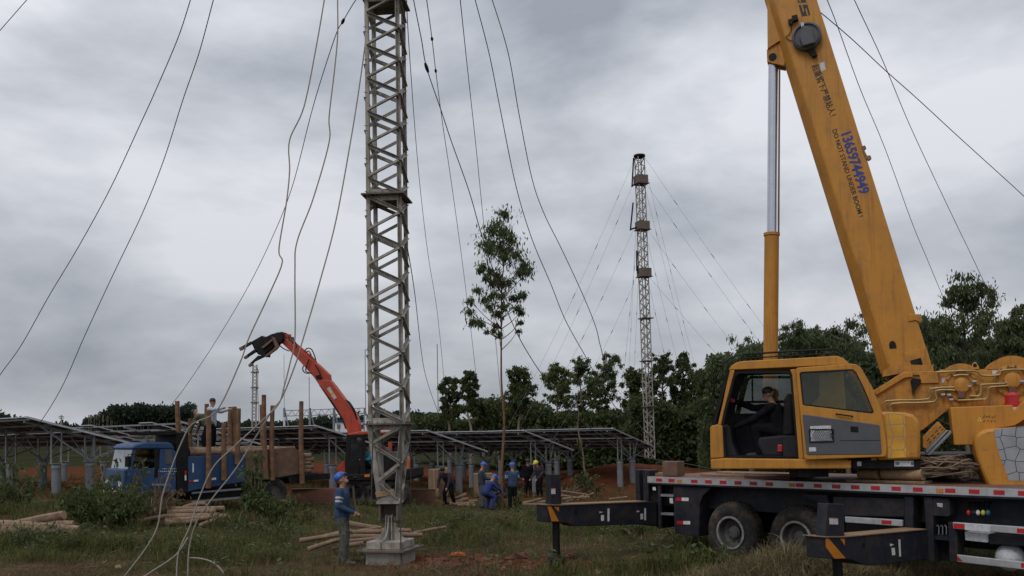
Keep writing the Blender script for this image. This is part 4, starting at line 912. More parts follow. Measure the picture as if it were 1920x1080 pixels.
# ---- operator's cab
CW = 0.92                                          # cab width
LF = LC - CW
OPEN = [(205, 858), (186, 640), (205, 545), (272, 292), (300, 270), (655, 270), (668, 300), (712, 856)]
cabr = splate('cab_floor', [(118, 935), (115, 868), (200, 860), (715, 866), (1065, 880), (1065, 932)], z6, LC, CW, 'yellow', bevel=.02)
splate('cab_nose', [(112, 660), (122, 640), (165, 630), (196, 642), (206, 858), (115, 866)], z6, LC, CW, 'yellow', bevel=.02)
rf = splate('cab_roof', [(238, 264), (258, 235), (290, 215), (335, 205), (650, 188), (970, 170), (1010, 185), (1050, 218), (1046, 228), (690, 246), (300, 264)], z6, LC + .01, CW + .02, 'yellow', bevel=.03, smooth=True)
for lat in (LC, LF + .06):
    splate('front_pillar', [(165, 632), (200, 480), (245, 262), (280, 262), (272, 292), (205, 545), (186, 640)], z6, lat, .06, 'yellow', bevel=.01)
    splate('middle_pillar', [(652, 262), (692, 258), (708, 400), (745, 870), (712, 868), (668, 300)], z6, lat - .003, .06, 'yellow', bevel=.01)
    splate('rear_pillar', [(1010, 228), (1055, 222), (1130, 330), (1230, 560), (1240, 875), (1200, 875), (1190, 570), (1100, 350)], z6, lat - .06, .05, 'yellow', bevel=.01)
# dark rubber seal round the door opening
m = MB(); inn = [(222, 845), (203, 640), (222, 548), (285, 305), (310, 288), (640, 288), (652, 305), (698, 843)]
m.ring(poly(PS, OPEN, z6, LC - .02), poly(PS, inn, z6, LC - .02), -PS.n * .05); m.build('door_seal', 'black', crane)
# far side wall with its window, floor mat, rear wall
m = MB(); fo = [(190, 858), (186, 640), (205, 545), (272, 285), (300, 266), (985, 240), (1180, 560), (1190, 870)]; fi_ = [(280, 560), (278, 520), (300, 420), (345, 310), (365, 298), (960, 285), (1130, 520), (1135, 545)]
m.ring(poly(PS, fo, z6, LF + .05), poly(PS, fi_, z6, LF + .05), -PS.n * .05); m.build('far_side_wall', 'trim', crane)
splate('far_window', fi_, z6, LF + .03, .006, 'glass'); splate('window_divider', [(392, 296), (400, 296), (402, 480), (394, 480)], z6, LF + .06, .02, 'black'); splate('window_bar', [(275, 475), (680, 470), (680, 486), (275, 490)], z6, LF + .07, .03, 'black')
splate('rear_console', [(598, 710), (690, 708), (712, 855), (606, 855)], z6, LC - .1, .5, 'trim', bevel=.015); splate('floor_mat', [(210, 856), (712, 856), (712, 846), (210, 846)], z6, LC - .05, CW - .12, 'trim')
splate('red_box', [(568, 770), (600, 770), (602, 818), (566, 818)], z6, LC - .2, .12, 'red', bevel=.01)
splate('front_console', [(205, 850), (196, 650), (245, 640), (262, 760), (300, 850)], z6, LC - .16, CW - .32, 'trim', bevel=.02)
seat = splate('seat', [(430, 760), (440, 720), (600, 705), (640, 700), (640, 770), (600, 850), (470, 850)], z6, LC - .22, .5, 'trim', bevel=.04); splate('seat_back', [(600, 710), (612, 460), (640, 420), (668, 430), (676, 705)], z6, LC - .22, .5, 'black', parent=seat, bevel=.04)
a0 = [PS.hit(*z6(236, 268), LC - .02), PS.hit(*z6(138, 632), LC - .02)]; off = -PS.n * (CW - .04)
m = MB(); m.prism([a0[0], a0[1], a0[1] + off, a0[0] + off], PS.a * .006); m.build('windscreen', 'glass', crane)
for o_ in (0, 1):
    m = MB(); m.bar(a0[0] + off * o_, a0[1] + off * o_, .05, .06); m.build('windscreen_frame', 'black', crane)
m = MB(); m.bar(PS.hit(*z6(272, 300), LC - .1), PS.hit(*z6(205, 640), LC - .1), .03, .03); m.build('grab_rail', 'black', crane)
c0 = PS.hit(*z6(255, 640), LC - .45); m = MB(); m.tube([c0, PS.hit(*z6(240, 580), LC - .45)], .012, 6); m.ball(PS.hit(*z6(238, 575), LC - .45), .03, 8, 6); m.build('control_lever', 'black', crane, smooth=True)
# sliding door, pushed back
DO = [(692, 262), (700, 250), (1060, 222), (1100, 228), (1130, 248), (1210, 385), (1272, 550), (1306, 780), (1303, 840), (1290, 852), (760, 872), (746, 860), (735, 700), (705, 400)]
DI = [(718, 290), (726, 280), (1055, 262), (1078, 264), (1100, 285), (1150, 385), (1216, 545), (1214, 553), (1205, 557), (1150, 552), (960, 528), (748, 503), (738, 495), (728, 400)]
door = MB(); door.ring(poly(PS, DO, z6, LC + .09), poly(PS, DI, z6, LC + .09), -PS.n * .05); dro = door.build('sliding_door', 'yellow', crane, bevel=.012)
splate('door_window', DI, z6, LC + .075, .006, 'glass_y', parent=dro)
m = MB(); m.ring(poly(PS, DI, z6, LC + .093), poly(PS, [(p[0] + (960 - p[0]) * .035, p[1] + (410 - p[1]) * .06) for p in DI], z6, LC + .093), -PS.n * .03); m.build('window_seal', 'black', crane, parent=dro)
dp = splate('door_panel', [(736, 568), (745, 564), (1000, 600), (1250, 634), (1258, 645), (1272, 825), (1262, 836), (775, 840), (762, 830)], z6, LC + .10, .05, 'grey', parent=dro, bevel=.012)
m = MB(); m.tube([PS.hit(*z6(x, y), LC + l) for x, y, l in ((965, 562, .09), (970, 563, .13), (1070, 577, .13), (1075, 578, .09))], .012, 8); m.build('door_handle', 'black', crane, parent=dro, smooth=True)
splate('door_latch', [(1060, 645), (1112, 648), (1115, 686), (1062, 684)], z6, LC + .105, .01, 'black', parent=dro, bevel=.003)
splate('document', [(788, 645), (928, 640), (940, 742), (795, 746)], z6, LC + .106, .004, 'paper', parent=dro)
m = MB()
for i in range(11):
    x = 785 + i * 14.5; m.tube([PS.hit(*z6(x, 668 - (x - 785) * .02), LC + .112), PS.hit(*z6(min(945, x + 45), 746), LC + .112)], .0035, 4); m.tube([PS.hit(*z6(x, 746), LC + .112), PS.hit(*z6(min(945, x + 45), 668), LC + .112)], .0035, 4)
m.tube([PS.hit(*z6(x, y), LC + .112) for x, y in ((783, 666), (945, 664), (948, 748), (785, 752), (783, 666))], .009, 6); m.build('net_pocket', 'black', crane, parent=dro)
splate('small_label', [(780, 788), (828, 787), (830, 814), (782, 816)], z6, LC + .106, .004, 'paper', parent=dro)
m = MB(); m.bar(PS.hit(*z6(990, 742), LC + .1005), PS.hit(*z6(1265, 740), LC + .1005), .004, .008); m.build('panel_groove', 'black', crane, parent=dro)
# panels behind the door glass; the olive one stands in for the turntable cheek
splate('rear_panel', [(850, 300), (1010, 270), (1030, 540), (800, 500), (850, 440)], z6, LF + .12, .04, mat('olive_cheek', (0.50, 0.38, 0.08), .7, var=.15), bevel=.01); splate('rear_panel', [(715, 270), (850, 270), (850, 440), (790, 500), (720, 490)], z6, LF + .1, .03, 'navy')
# pod behind the cab, lower box, plates
pod = splate('rear_pod', [(1240, 548), (1290, 545), (1430, 552), (1480, 565), (1515, 595), (1532, 645), (1535, 870), (1240, 876)], z6, LC + .02, .85, 'yellow', bevel=.05, smooth=True)
splate('honeycomb_print', [(1300, 556), (1425, 562), (1434, 700), (1438, 855), (1315, 862)], z6, LC + .024, .003, 'honey_y', parent=pod)
for y in (672, 705, 742, 780, 825): splate('vent', [(1465, y), (1500, y), (1500, y + 8), (1465, y + 9)], z6, LC + .023, .001, 'yellow_old', parent=pod)
lb = splate('lower_box', [(1075, 880), (1530, 876), (1530, 935), (1075, 932)], z6, LC - .06, .7, 'black', bevel=.01)
splate('number_plate', [(1356, 878), (1485, 878), (1487, 916), (1358, 916)], z6, LC - .055, .004, 'paper', parent=lb); splate('sticker', [(1106, 884), (1134, 884), (1134, 913), (1106, 913)], z6, LC - .055, .004, 'paper', parent=lb)
m = MB()
for x in (1366, 1376, 1384, 1470, 1478): m.prism(poly(PS, [(x, 886), (x + 6, 886), (x + 6, 908), (x, 908)], z6, LC - .0535), -PS.n * .0012)
m.build('plate_print', 'ink', crane, parent=lb)
m = MB(); m.box(PS.P(-1.6, ZD + .25, .85), (.5, .5, .3)); m.build('cab_mount', 'black', crane)
# roof rack
m = MB()
for lat in (LC - .08, LF + .1):
    m.tube([PS.hit(*z6(x, y), lat) for x, y in ((318, 192), (340, 160), (600, 143), (960, 124), (1000, 150))], .018, 6); m.tube([PS.hit(*z6(x, y), lat) for x, y in ((330, 188), (600, 172), (985, 152))], .012, 6)
rk = m.build('roof_rack', 'black', crane, smooth=True)
for i in range(14):
    x = 345 + i * 46; m = MB(); m.bar(PS.hit(*z6(x, 160 - (x - 340) * .055), LC - .08), PS.hit(*z6(x, 160 - (x - 340) * .055), LF + .1), .05, .015); m.build('rack_slat', 'black', crane, parent=rk)
m = MB(); m.tube(smooth_path([PS.hit(*z6(*p), LC - .3) for p in ((330, 165), (240, 190), (165, 290), (130, 420), (90, 600), (70, 700), (72, 740))], 5), .011, 6); m.build('antenna_hose', 'black', crane, smooth=True)

# ---- boom and lifting cylinder
BL = 0.30
def line_kz(pa, pb, lat):
    A, B = PS.hit(*pa, lat), PS.hit(*pb, lat); ka, kb = PS.k(A), PS.k(B)
    return lambda z: ka + (kb - ka) * (z - A.z) / (B.z - A.z)
kT = line_kz((1748, 689), (1532, 0), BL); kC = line_kz((1665, 683), (1475, 78), BL); kB = line_kz((1653, 705), (1471, 120), .10)
zB0 = PS.hit(1700, 694, BL).z; ZB1 = 13.2
kT0 = kT; kC0 = kC
def bsec(z, sh=0.0):
    # section square to the boom axis: the top edge is met higher up than the bottom one
    dz = .12
    return [PS.P(kT(z + dz) - sh, z + dz, BL - sh * .6), PS.P(kC(z) + sh, z, BL - sh * .6), PS.P(kB(z - .06) + sh, z - .06, .10), PS.P(kB(z - .06) + sh, z - .06, -.10), PS.P(kC(z) + sh, z, -BL + sh * .6), PS.P(kT(z + dz) - sh, z + dz, -BL + sh * .6)]
def loft(name, zs, mt, sh=0.0, parent=None):
    m = MB(); vs = []; n = 6
    for z in zs: vs += bsec(z, sh)
    fs = [(i * n + j, i * n + (j + 1) % n, (i + 1) * n + (j + 1) % n, (i + 1) * n + j) for i in range(len(zs) - 1) for j in range(n)]
    fs += [tuple(range(n)), tuple(range((len(zs) - 1) * n, len(zs) * n))]
    m.add(vs, fs); return m.build(name, mt, crane, parent=parent, bevel=.025)
boom = loft('boom', [zB0, 5, 7, 9, 11, ZB1], 'yellow')
loft('inner_boom', [ZB1 - .5, 18, 24.0], 'yellow', .07, boom)
m = MB(); hd = PS.P(kC(24.0), 24.0, -.25); m.lathe(hd, PS.n, [(0, 0), (.3, 0), (.26, .1), (.26, .4), (.3, .5), (0, .5)], 20); m.build('head_sheave', 'yellow_old', crane, parent=boom)
def bplate(name, pts, conv, lat, th, mt, parent=boom, bevel=0.0): return splate(name, pts, conv, lat, th, mt, parent, bevel)
def zb_(x, y): return 1320 + x / 3.2, 480 + y / 3.2
bplate('boom_seam', [(905, 0), (915, 0), (1112, 648), (1102, 650)], zb_, BL + .012, .011, 'yellow_old')
bplate('boom_pad', [(1195, 583), (1335, 548), (1365, 655), (1225, 668)], zb_, BL + .012, .011, 'yellow_old', bevel=.003)
bplate('boom_opening', [(1236, 628), (1300, 610), (1316, 660), (1252, 676)], zb_, BL + .016, .004, 'black'); bplate('boom_opening', [(1110, 530), (1118, 512), (1135, 508), (1150, 522), (1156, 554), (1114, 558)], zb_, BL + .003, .002, 'black')
bplate('boom_lug', [(1225, 350), (1290, 348), (1310, 380), (1300, 400), (1270, 385), (1228, 392)], zb_, BL + .02, .06, 'yellow', bevel=.006)
bplate('rope_guide', [(605, 705), (622, 700), (628, 712), (618, 722), (632, 750), (648, 748), (653, 762), (640, 772), (628, 765), (610, 728)], z8, BL + .02, .08, 'wood', bevel=.004)
bplate('boom_foot', [(1070, 725), (1075, 690), (1140, 650), (1375, 655), (1378, 690), (1200, 700)], zb_, BL + .03, .66, 'yellow_old')
# lamp drum on the boom side and the bracket over the cylinder
lc = PS.hit(*z8(342, 183), BL + .002); 
m = MB(); m.lathe(lc, PS.n, [(0, 0), (.235, 0), (.25, .03), (.25, .1), (.21, .13), (.205, .1), (0, .1)], 32); ld = m.build('cable_reel', 'grey', crane, parent=boom, smooth=True)
bplate('reel_cover', [(318, 118), (365, 135), (382, 205), (322, 222), (305, 180)], z8, BL + .2, .1, 'grey', parent=ld, bevel=.02); bplate('reel_tab', [(312, 108), (326, 108), (328, 130), (314, 130)], z8, BL + .16, .05, 'paper', parent=ld); bplate('reel_bracket', [(335, 228), (375, 225), (392, 265), (370, 275), (345, 245)], z8, BL + .08, .07, 'black', parent=ld, bevel=.01)
bplate('junction_box', [(250, 95), (270, 88), (268, 75), (295, 70), (300, 92), (275, 100), (268, 118), (252, 110)], z8, BL + .08, .078, 'black')
m = MB(); m.tube(smooth_path([PS.hit(*z8(*p), BL + .02) for p in ((262, 112), (268, 140), (255, 165), (240, 180), (262, 195), (285, 190))], 4), .007, 5); m.build('cable', 'black', crane, parent=boom)
bplate('cylinder_bracket', [(150, -60), (152, 235), (205, 200), (245, 182), (262, 160), (235, 100), (205, -60)], z8, .17, .34, 'yellow', bevel=.01)
bplate('cylinder_lug', [(148, 238), (150, 300), (235, 318), (235, 235), (222, 200), (190, 215)], z8, .13, .26, 'yellow_old', bevel=.01)
cyl_k = PS.k(PS.hit(1449, 400, 0)); zr1 = PS.hit(1450, 112, 0).z; zr0 = PS.hit(1447, 437, 0).z
p1 = PS.hit(1450, 112, 0); p0 = PS.hit(1447, 437, 0); dv = (p0 - p1).normalized(); pe = p0 + dv * ((p0.z - (ZD + .45)) / -dv.z)
m = MB(); m.tube([p1, p0 + dv * .2], .088, 20); cyr = m.build('cylinder_rod', 'chrome', crane, smooth=True)
m = MB(); m.tube([p0, p0 + dv * .05, p0 + dv * .06, pe], [.145, .145, .13, .13], 24); m.build('cylinder_barrel', 'yellow', crane, smooth=True)
m = MB(); rp = [p1 + PS.a * .115 + PS.n * .05, p0 + PS.a * .125 + PS.n * .05]; m.bar(rp[0], rp[1], .03, .03); m.build('guide_bar', 'rust', crane, parent=cyr)
m = MB(); m.lathe(p1 - PS.n * .14, PS.n, [(0, 0), (.07, 0), (.07, .28), (0, .28)], 16); m.build('cylinder_pin', 'black', crane)
bs = MB(); bs.box(Vector((pe.x, pe.y, ZD + .42)), (.5, .5, .5), Matrix.Rotation(AS, 3, 'Z')); bs.build('cylinder_base', 'yellow_old', crane, bevel=.02)

# lettering on the boom and box
def text_on(body, p_px, q_px, lat, height, mt, parent, name='lettering', bold=0.012):
    """text whose baseline runs from photo point p to q on the boom's side, letters standing to the right of the baseline's left"""
    A, B = PS.hit(*p_px, lat), PS.hit(*q_px, lat); cu = bpy.data.curves.new('t', 'FONT'); cu.body = body; cu.size = 1.0; cu.resolution_u = 3; cu.offset = bold
    to = bpy.data.objects.new('t', cu); COL.objects.link(to); dg = bpy.context.evaluated_depsgraph_get(); me = bpy.data.meshes.new_from_object(to.evaluated_get(dg))
    bpy.data.objects.remove(to, do_unlink=True)
    co_ = [v.co.copy() for v in me.vertices]
    if not co_: return None
    x0, x1 = min(c.x for c in co_), max(c.x for c in co_); y1 = max(c.y for c in co_); y0 = min(0, min(c.y for c in co_))
    X = (B - A); L = X.length; X = X / L; Yv = PS.n.cross(X).normalized(); sx = L / (x1 - x0); sy = height / (y1 - y0)
    for v, c in zip(me.vertices, co_): v.co = A + X * ((c.x - x0) * sx) + Yv * ((c.y - y0) * sy) - ORI[crane]
    me.name = name; me.materials.clear(); me.materials.append(M[mt]); o = bpy.data.objects.new(name, me); COL.objects.link(o); o.parent = parent; return o
text_on('起重臂下严禁站人！', z8(362, 318), z8(452, 565), BL + .004, .125, 'ink', boom)
text_on('13659744949', z8(503, 648), z8(594, 940), BL + .005, .185, 'inkblue', boom, bold=.03)
text_on('DO NOT STAND UNDER BOOM !', z8(463, 628), z8(592, 1048), BL + .004, .078, 'ink', boom)
def zl(x, y): return 1470 + x / 21.6, y / 21.6
bplate('logo_letter', [(590, 200), (945, 180), (1070, 600), (720, 660)], zl, BL + .004, .003, 'ink'); bplate('logo_letter', [(430, -420), (790, -430), (900, 95), (580, 110)], zl, BL + .004, .003, 'ink')
for q in ([(690, 192), (740, 182), (815, 470), (770, 478)], [(860, 345), (910, 345), (995, 622), (940, 635)], [(520, -425), (565, -425), (690, 100), (640, 105)]): bplate('logo_slot', q, zl, BL + .006, .0015, 'yellow')
bplate('white_sticker', [(402, 305), (425, 298), (433, 335), (412, 346)], z8, BL + .003, .002, 'paper')
# two rows of small characters that the photo does not let one read: short strokes only
r = random.Random(6); m = MB()
for x0, n_, y in ((1018, 5, 572), (1022, 4, 600)):
    for i in range(n_):
        x = x0 + i * (92 / n_)
        for _ in range(4):
            a, b_ = x + r.uniform(0, 8), y + r.uniform(0, 14); w_, h_ = r.choice(((9, 2.5), (2.5, 8), (7, 2.5))); m.prism(poly(PS, [(a, b_), (a + w_, b_), (a + w_, b_ + h_), (a, b_ + h_)], z7, .9525 + _ * .0004), -PS.n * .0018)
m.build('sticker_print', 'ink', crane, parent=wb, kind='stuff')

# things lying on the deck
def deck_plank(label, k0, l0, k1, l1, w, h, z, name='plank', mt='wood'):
    m = MB(); m.bar(PC.P(k0, ZD + z, -l0), PC.P(k1, ZD + z, -l1), w, h); return tag(m.build(name, mt, bevel=.004), label, 'plank', 'planks on the crane deck')
deck_plank('long plank on the crane deck under the cab front', -2.4, .62, -.1, .75, .26, .04, .024)
deck_plank('upper plank crossed on the deck under the cab front', -2.2, .9, .1, .42, .24, .035, .064)
deck_plank('dark short board on the deck at the foot of the plank stack', -1.2, .38, -.2, .32, .2, .05, .03, mt='rust')
deck_plank('plank under the wood chocks on the deck', .9, .3, 2.2, .34, .3, .04, .024)
k = edge_k(1248); m = MB(); m.box(PC.P(k, ZD + .155, -.25), (.34, .3, .29), Matrix.Rotation(R_(-40), 3, 'Z')); tag(m.build('wooden_block', 'tarp', bevel=.012), 'square brown wooden block on the rear corner of the crane deck', 'wood block')
m = MB(); m.box(PC.P(k - .35, ZD + .03, -.4), (.4, .35, .05), Matrix.Rotation(R_(-50), 3, 'Z')); tag(m.build('wooden_board', 'wood'), 'small flat board beside the wooden block on the deck', 'board')
for i, (ka, la, kb, lb_, r_, lab) in enumerate(((1.05, .36, 1.42, .3, .085, 'left short log chock on the deck behind the cab'), (1.48, .32, 2.15, .3, .1, 'longer log chock on the deck behind the cab'))):
    m = MB(); m.tube([PC.P(ka, ZD + .05 + r_, -la), PC.P(kb, ZD + .05 + r_, -lb_)], r_, 10); tag(m.build('log_chock', 'logend', smooth=True), lab, 'log', 'log chocks on the deck')
r = random.Random(4); m = MB()
for i in range(34):
    k0 = 2.28 + r.uniform(-.25, .2); c0 = r.uniform(.5, .75); ra = r.uniform(.15, .33); zz = ZD + .03 + r.uniform(0, .22); a0 = r.uniform(0, 6.28); pts = [PC.P(k0 + 1.4 * ra * math.cos(a0 + q * .9), zz + r.uniform(-.03, .12) + .1 * abs(math.sin(a0 + q * .6)), -(c0 + ra * math.sin(a0 + q * .9))) for q in range(7)]; m.tube(smooth_path(pts, 4), .013, 5)
tag(m.build('rope_heap', 'twig', smooth=True), 'tangled brown rope heap on the crane deck', 'rope heap')

# ------------------------------------------------------------------ photovoltaic rows seen from below
r0 = at(48, 782, 31.0)
DL = R_(50); SD = Vector((math.cos(DL), math.sin(DL), 0)); RD = Vector((-math.sin(DL), math.cos(DL), 0))
DD, DROP = 4.0, 1.05
corner_px = [(48, 782), (335, 790), (590, 798), (800, 807), (980, 807), (1147, 803)]
names = ['leftmost solar panel row behind the logs', 'solar panel row behind the blue truck cab', 'solar panel row behind the truck bed and excavator', 'solar panel row just right of the mast', 'solar panel row behind the standing workers', 'rightmost solar panel row by the red soil heap']
for t_, (px, py) in enumerate(corner_px):
    Yr = 31.0 * (1 + 0.092 * t_); C0 = at(px, py, Yr); nm = 13
    gbase = gz(C0.x + SD.x * 2, C0.y + SD.y * 2)
    pvt = empty('solar_panel_row', (C0.x, C0.y, gbase), names[t_], 'solar panels', 'solar panel rows')
    def pp(u, v, w=0.0):   # u along row, v down the slope 0..1, w above the panel plane
        g_ = gz(C0.x + RD.x * u + SD.x * 2, C0.y + RD.y * u + SD.y * 2) - gbase
        return C0 + RD * u + SD * (DD * v) + Vector((0, 0, -DROP * v + w + min(0, g_) * .6))
    mw = 1.04
    pm = None
    for i in range(nm):
        for j in range(2):
            if t_ == 1 and (i * 7 + j * 3) % 5 < 4: continue                    # this row is still mostly bare frame
            u0, u1 = i * mw, i * mw + mw - .045; v0, v1 = (.004, .488) if j == 0 else (.512, .996)
            m = MB(); m.prism([pp(u0, v0), pp(u1, v0), pp(u1, v1), pp(u0, v1)], (0, 0, .022)); pn = m.build('panel', 'pv', pvt)
            m = MB()
            for a, b_ in (((u0, v0), (u1, v0)), ((u1, v0), (u1, v1)), ((u1, v1), (u0, v1)), ((u0, v1), (u0, v0))): m.bar(pp(*a, .008), pp(*b_, .008), .03, .036)
            m.build('panel_frame', 'silver', pvt, parent=pn)
    for v in (.03, .22, .42, .6, .78, .97):
        m = MB(); m.bar(pp(-.02, v, -.05), pp(nm * mw, v, -.05), .05, .06); m.build('purlin', 'galv', pvt)
    m = MB(); m.bar(pp(-.04, -.004, .0), pp(-.04, 1.004, .0), .05, .07); m.build('edge_rail', 'silver', pvt)
    for fi in range(4):
        u = .35 + fi * 4.1
        m = MB(); m.bar(pp(u, .02, -.12), pp(u, .98, -.12), .06, .08); m.build('rafter', 'galv', pvt)
        for v in (.60, .30):
            b_ = pp(u, v, -.9); g_ = gz(b_.x, b_.y); zt_ = max(g_ + .9, pp(u, v, -1.0).z if v > .5 else pp(u, v, -1.35).z)
            m = MB(); m.lathe(Vector((b_.x, b_.y, g_ - .2)), (0, 0, 1), [(0, 0), (.165, 0), (.15, zt_ - g_ + .2), (0, zt_ - g_ + .2)], 14); pl_ = m.build('pillar', 'pillar', pvt, smooth=True)
            m = MB(); m.box(Vector((b_.x, b_.y, zt_ + .012)), (.36, .36, .02), Matrix.Rotation(DL, 3, 'Z')); m.lathe(Vector((b_.x, b_.y, zt_ - .16)), (0, 0, 1), [(.158, 0), (.172, 0), (.172, .1), (.158, .1)], 14); m.build('pillar_collar', 'galv', pvt, parent=pl_)
            top = Vector((b_.x, b_.y, zt_ + .02))
            for dv in (-.045, .045):
                e_ = pp(u, v + dv, -.14); s_ = top + SD * (dv * DD)
                m = MB(); m.bar(s_, e_, .05, .05); m.build('upright', 'galv', pvt)
            if v > .5:
                m = MB(); m.bar(top, pp(u, .16, -.14), .055, .055); m.build('brace', 'galv', pvt)
                m = MB(); m.bar(top, pp(u, .93, -.14), .05, .05); m.build('brace', 'galv', pvt)
                m = MB(); m.bar(top + RD * .1, pp(u + 1.5, v, -.1), .045, .045); m.build('brace', 'galv', pvt)
                m = MB(); m.bar(top - RD * .1, pp(max(0.02, u - 1.5), v, -.1), .045, .045); m.build('brace', 'galv', pvt)

# ------------------------------------------------------------------ far substation, towers, poles
def fp(px, py, Y): return at(px, py, Y)
Yb = 150.0
def pillar_box(m, x0, x1, y0, y1, Y, dep):
    a = fp(x0, y1, Y); b = fp(x1, y0, Y); m.box(((a.x + b.x) / 2, Y + dep / 2, (a.z + b.z) / 2), (abs(b.x - a.x), dep, abs(b.z - a.z)))
gb = fp(665, 812, Yb); ww = empty('white_building', (gb.x, gb.y, gz(gb.x, gb.y)), 'low white building with a blue roof edge behind the excavator boom', 'building')
m = MB(); pillar_box(m, 625, 742, 790, 830, Yb, 7); m.build('wall', 'whitewall', ww)
m = MB(); pillar_box(m, 622, 745, 786.5, 790.5, Yb - .3, 7.6); m.build('roof', 'blueroof', ww)
for x in (632, 668, 676, 690, 712): m = MB(); pillar_box(m, x, x + 6, 796, 804, Yb - .06, .05); m.build('window', 'glass_d', ww)
m = MB(); pillar_box(m, 655, 661, 795, 815, Yb - .06, .05); m.build('door', 'grey', ww)
Yg = 120.0; gb = fp(620, 800, Yg); gt = empty('substation_gantry', (gb.x, gb.y, gz(gb.x, gb.y)), 'pale lattice gantry on posts in front of the white building', 'gantry')
for x in (533, 581, 626, 684):
    p = fp(x, 830, Yg); tp = fp(x, 765, Yg); m = MB(); m.tube([Vector((p.x, Yg, gz(p.x, Yg))), tp], .16, 8); m.build('post', 'galv', gt)
    m = MB(); m.tube([Vector((p.x + 1.2, Yg + .2, gz(p.x, Yg))), tp], .09, 6); m.build('stay', 'galv', gt)
for dz in (0, -.75):
    m = MB(); m.bar(fp(533, 770, Yg) + UP * dz, fp(686, 765, Yg) + UP * dz, .1, .1); m.build('chord', 'galv', gt)
m = MB(); A, B = fp(533, 770, Yg), fp(686, 765, Yg)
for i in range(22): m.bar(A.lerp(B, i / 22) - UP * (.75 if i % 2 else 0), A.lerp(B, (i + 1) / 22) - UP * (0 if i % 2 else .75), .06, .06)
m.build('truss_web', 'galv', gt)['kind'] = 'stuff'
m = MB(); p = fp(580, 765, Yg); m.tube([p, p + UP * 4.2], .05, 6); m.build('lightning_rod', 'galv', gt)
Yt = 210.0; p = fp(477, 805, Yt); tw = empty('radio_tower', (p.x, p.y, gz(p.x, p.y)), 'small distant lattice tower under the excavator grapple', 'tower')
far_lattice(tw, 476, 812, 478, 684, Yt, .45, 20, .2, .13)
for y in (698, 727, 755): m = MB(); c = fp(477.5, y, Yt); m.box(c, (1.5, 1.5, .25)); m.bar(c, fp(485, y + .5, Yt), .2, .2); m.build('platform', 'plate', tw)
m = MB(); m.bar(fp(482, 689, Yt), fp(485, 698, Yt), .15, .15); m.tube([fp(484, 698, Yt), fp(483, 727, Yt), fp(485, 790, Yt)], .06, 5); m.build('feeder', 'plate', tw)
for x, y0, y1, lab, w in ((686, 655, 800, 'thin aerial pole just left of the mast', .05), (822, 645, 805, 'thin aerial pole with a white foot right of the mast', .055), (533, 665, 770, 'faint thin aerial pole above the left gantry post', .03)):
    Y = 115.0; p = fp(x, y1, Y); g_ = gz(p.x, p.y); o = empty('aerial_pole', (p.x, p.y, g_), lab, 'pole', 'thin aerial poles'); zt_ = fp(x, y0, Y).z
    m = MB(); m.tube([Vector((p.x, Y, g_ + 4)), Vector((p.x, Y, zt_))], w, 6); m.build('rod', 'galv', o); m = MB(); m.tube([Vector((p.x, Y, g_ - .2)), Vector((p.x, Y, g_ + 4.2))], [.16, .13], 8); m.build('foot', 'whitewall', o)
p = fp(115, 795, 240); p.z = gz(p.x, 240); o = empty('utility_pole', tuple(p), 'distant utility pole with crossarms left of the far wood', 'pole')
m = MB(); m.tube([p, fp(115, 778, 240)], [.25, .16], 8); m.build('shaft', 'concrete', o)
for y in (781, 784): m = MB(); m.bar(fp(110.5, y, 240), fp(119.5, y, 240), .14, .2); m.build('crossarm', 'plate', o)

# ------------------------------------------------------------------ blue timber truck
HT = R_(219); fT = Vector((math.cos(HT), math.sin(HT), 0))
tO = at(338, 930, 26.5); PT = Plane((tO.x, tO.y), HT + math.pi)      # k grows to the truck's rear
tgz = gz(tO.x, tO.y) - .02
def zA(x, y): return 200 + x / 6.0, 780 + y / 6.0
def zB(x, y): return 300 + x / 4.697, 730 + y / 4.697
truck = empty('timber_truck', (tO.x, tO.y, tgz), 'blue timber lorry with a log load behind the grass', 'truck')
def tplate(name, pts, conv, lat, th, mt, parent=None, bevel=0.0, smooth=False):
    m = MB(); m.prism([PT.hit(*conv(*p), lat) for p in pts], -PT.n * th); return m.build(name, mt, truck, parent=parent, bevel=bevel, smooth=smooth)
TW = 1.9
cab = tplate('cab', [(240, 596), (218, 780), (215, 860), (330, 885), (400, 905), (470, 860), (560, 838), (660, 852), (700, 880), (780, 862), (784, 400), (745, 372), (600, 372), (590, 600)], zA, 0, TW, 'blue', bevel=.02)
tplate('cab_roof', [(272, 374), (285, 345), (320, 318), (440, 292), (690, 292), (745, 312), (778, 380), (590, 374), (300, 380)], zA, .02, TW + .04, 'blue', bevel=.05, smooth=True)
for lat in (0, -TW + .06): tplate('front_pillar', [(295, 372), (325, 372), (275, 600), (238, 600)], zA, lat, .06, 'blue')
tplate('door_pillar', [(540, 372), (592, 372), (575, 700), (535, 690)], zA, .003, .06, 'black')
dr = tplate('door', [(290, 596), (545, 588), (530, 735), (520, 800), (420, 830), (320, 820), (285, 740)], zA, .03, .03, 'blue', bevel=.012)
tplate('door_window', [(330, 382), (540, 378), (546, 588), (285, 596)], zA, -.01, .006, 'glass_d', parent=dr)
tplate('rear_window', [(660, 380), (738, 376), (746, 535), (664, 542)], zA, .012, .01, 'grey', bevel=.01)
tplate('step', [(510, 760), (660, 765), (660, 785), (512, 785)], zA, .06, .3, 'galv')
a0, a1 = PT.hit(*zA(298, 378), -.03), PT.hit(*zA(252, 600), -.03); off = -PT.n * (TW - .06)
m = MB(); m.prism([a0, a1, a1 + off, a0 + off], fT * .01); m.build('windscreen', mat('reflecting_windscreen', (.27, .29, .32), .14, metal=.85, var=.45, scale=2), truck)
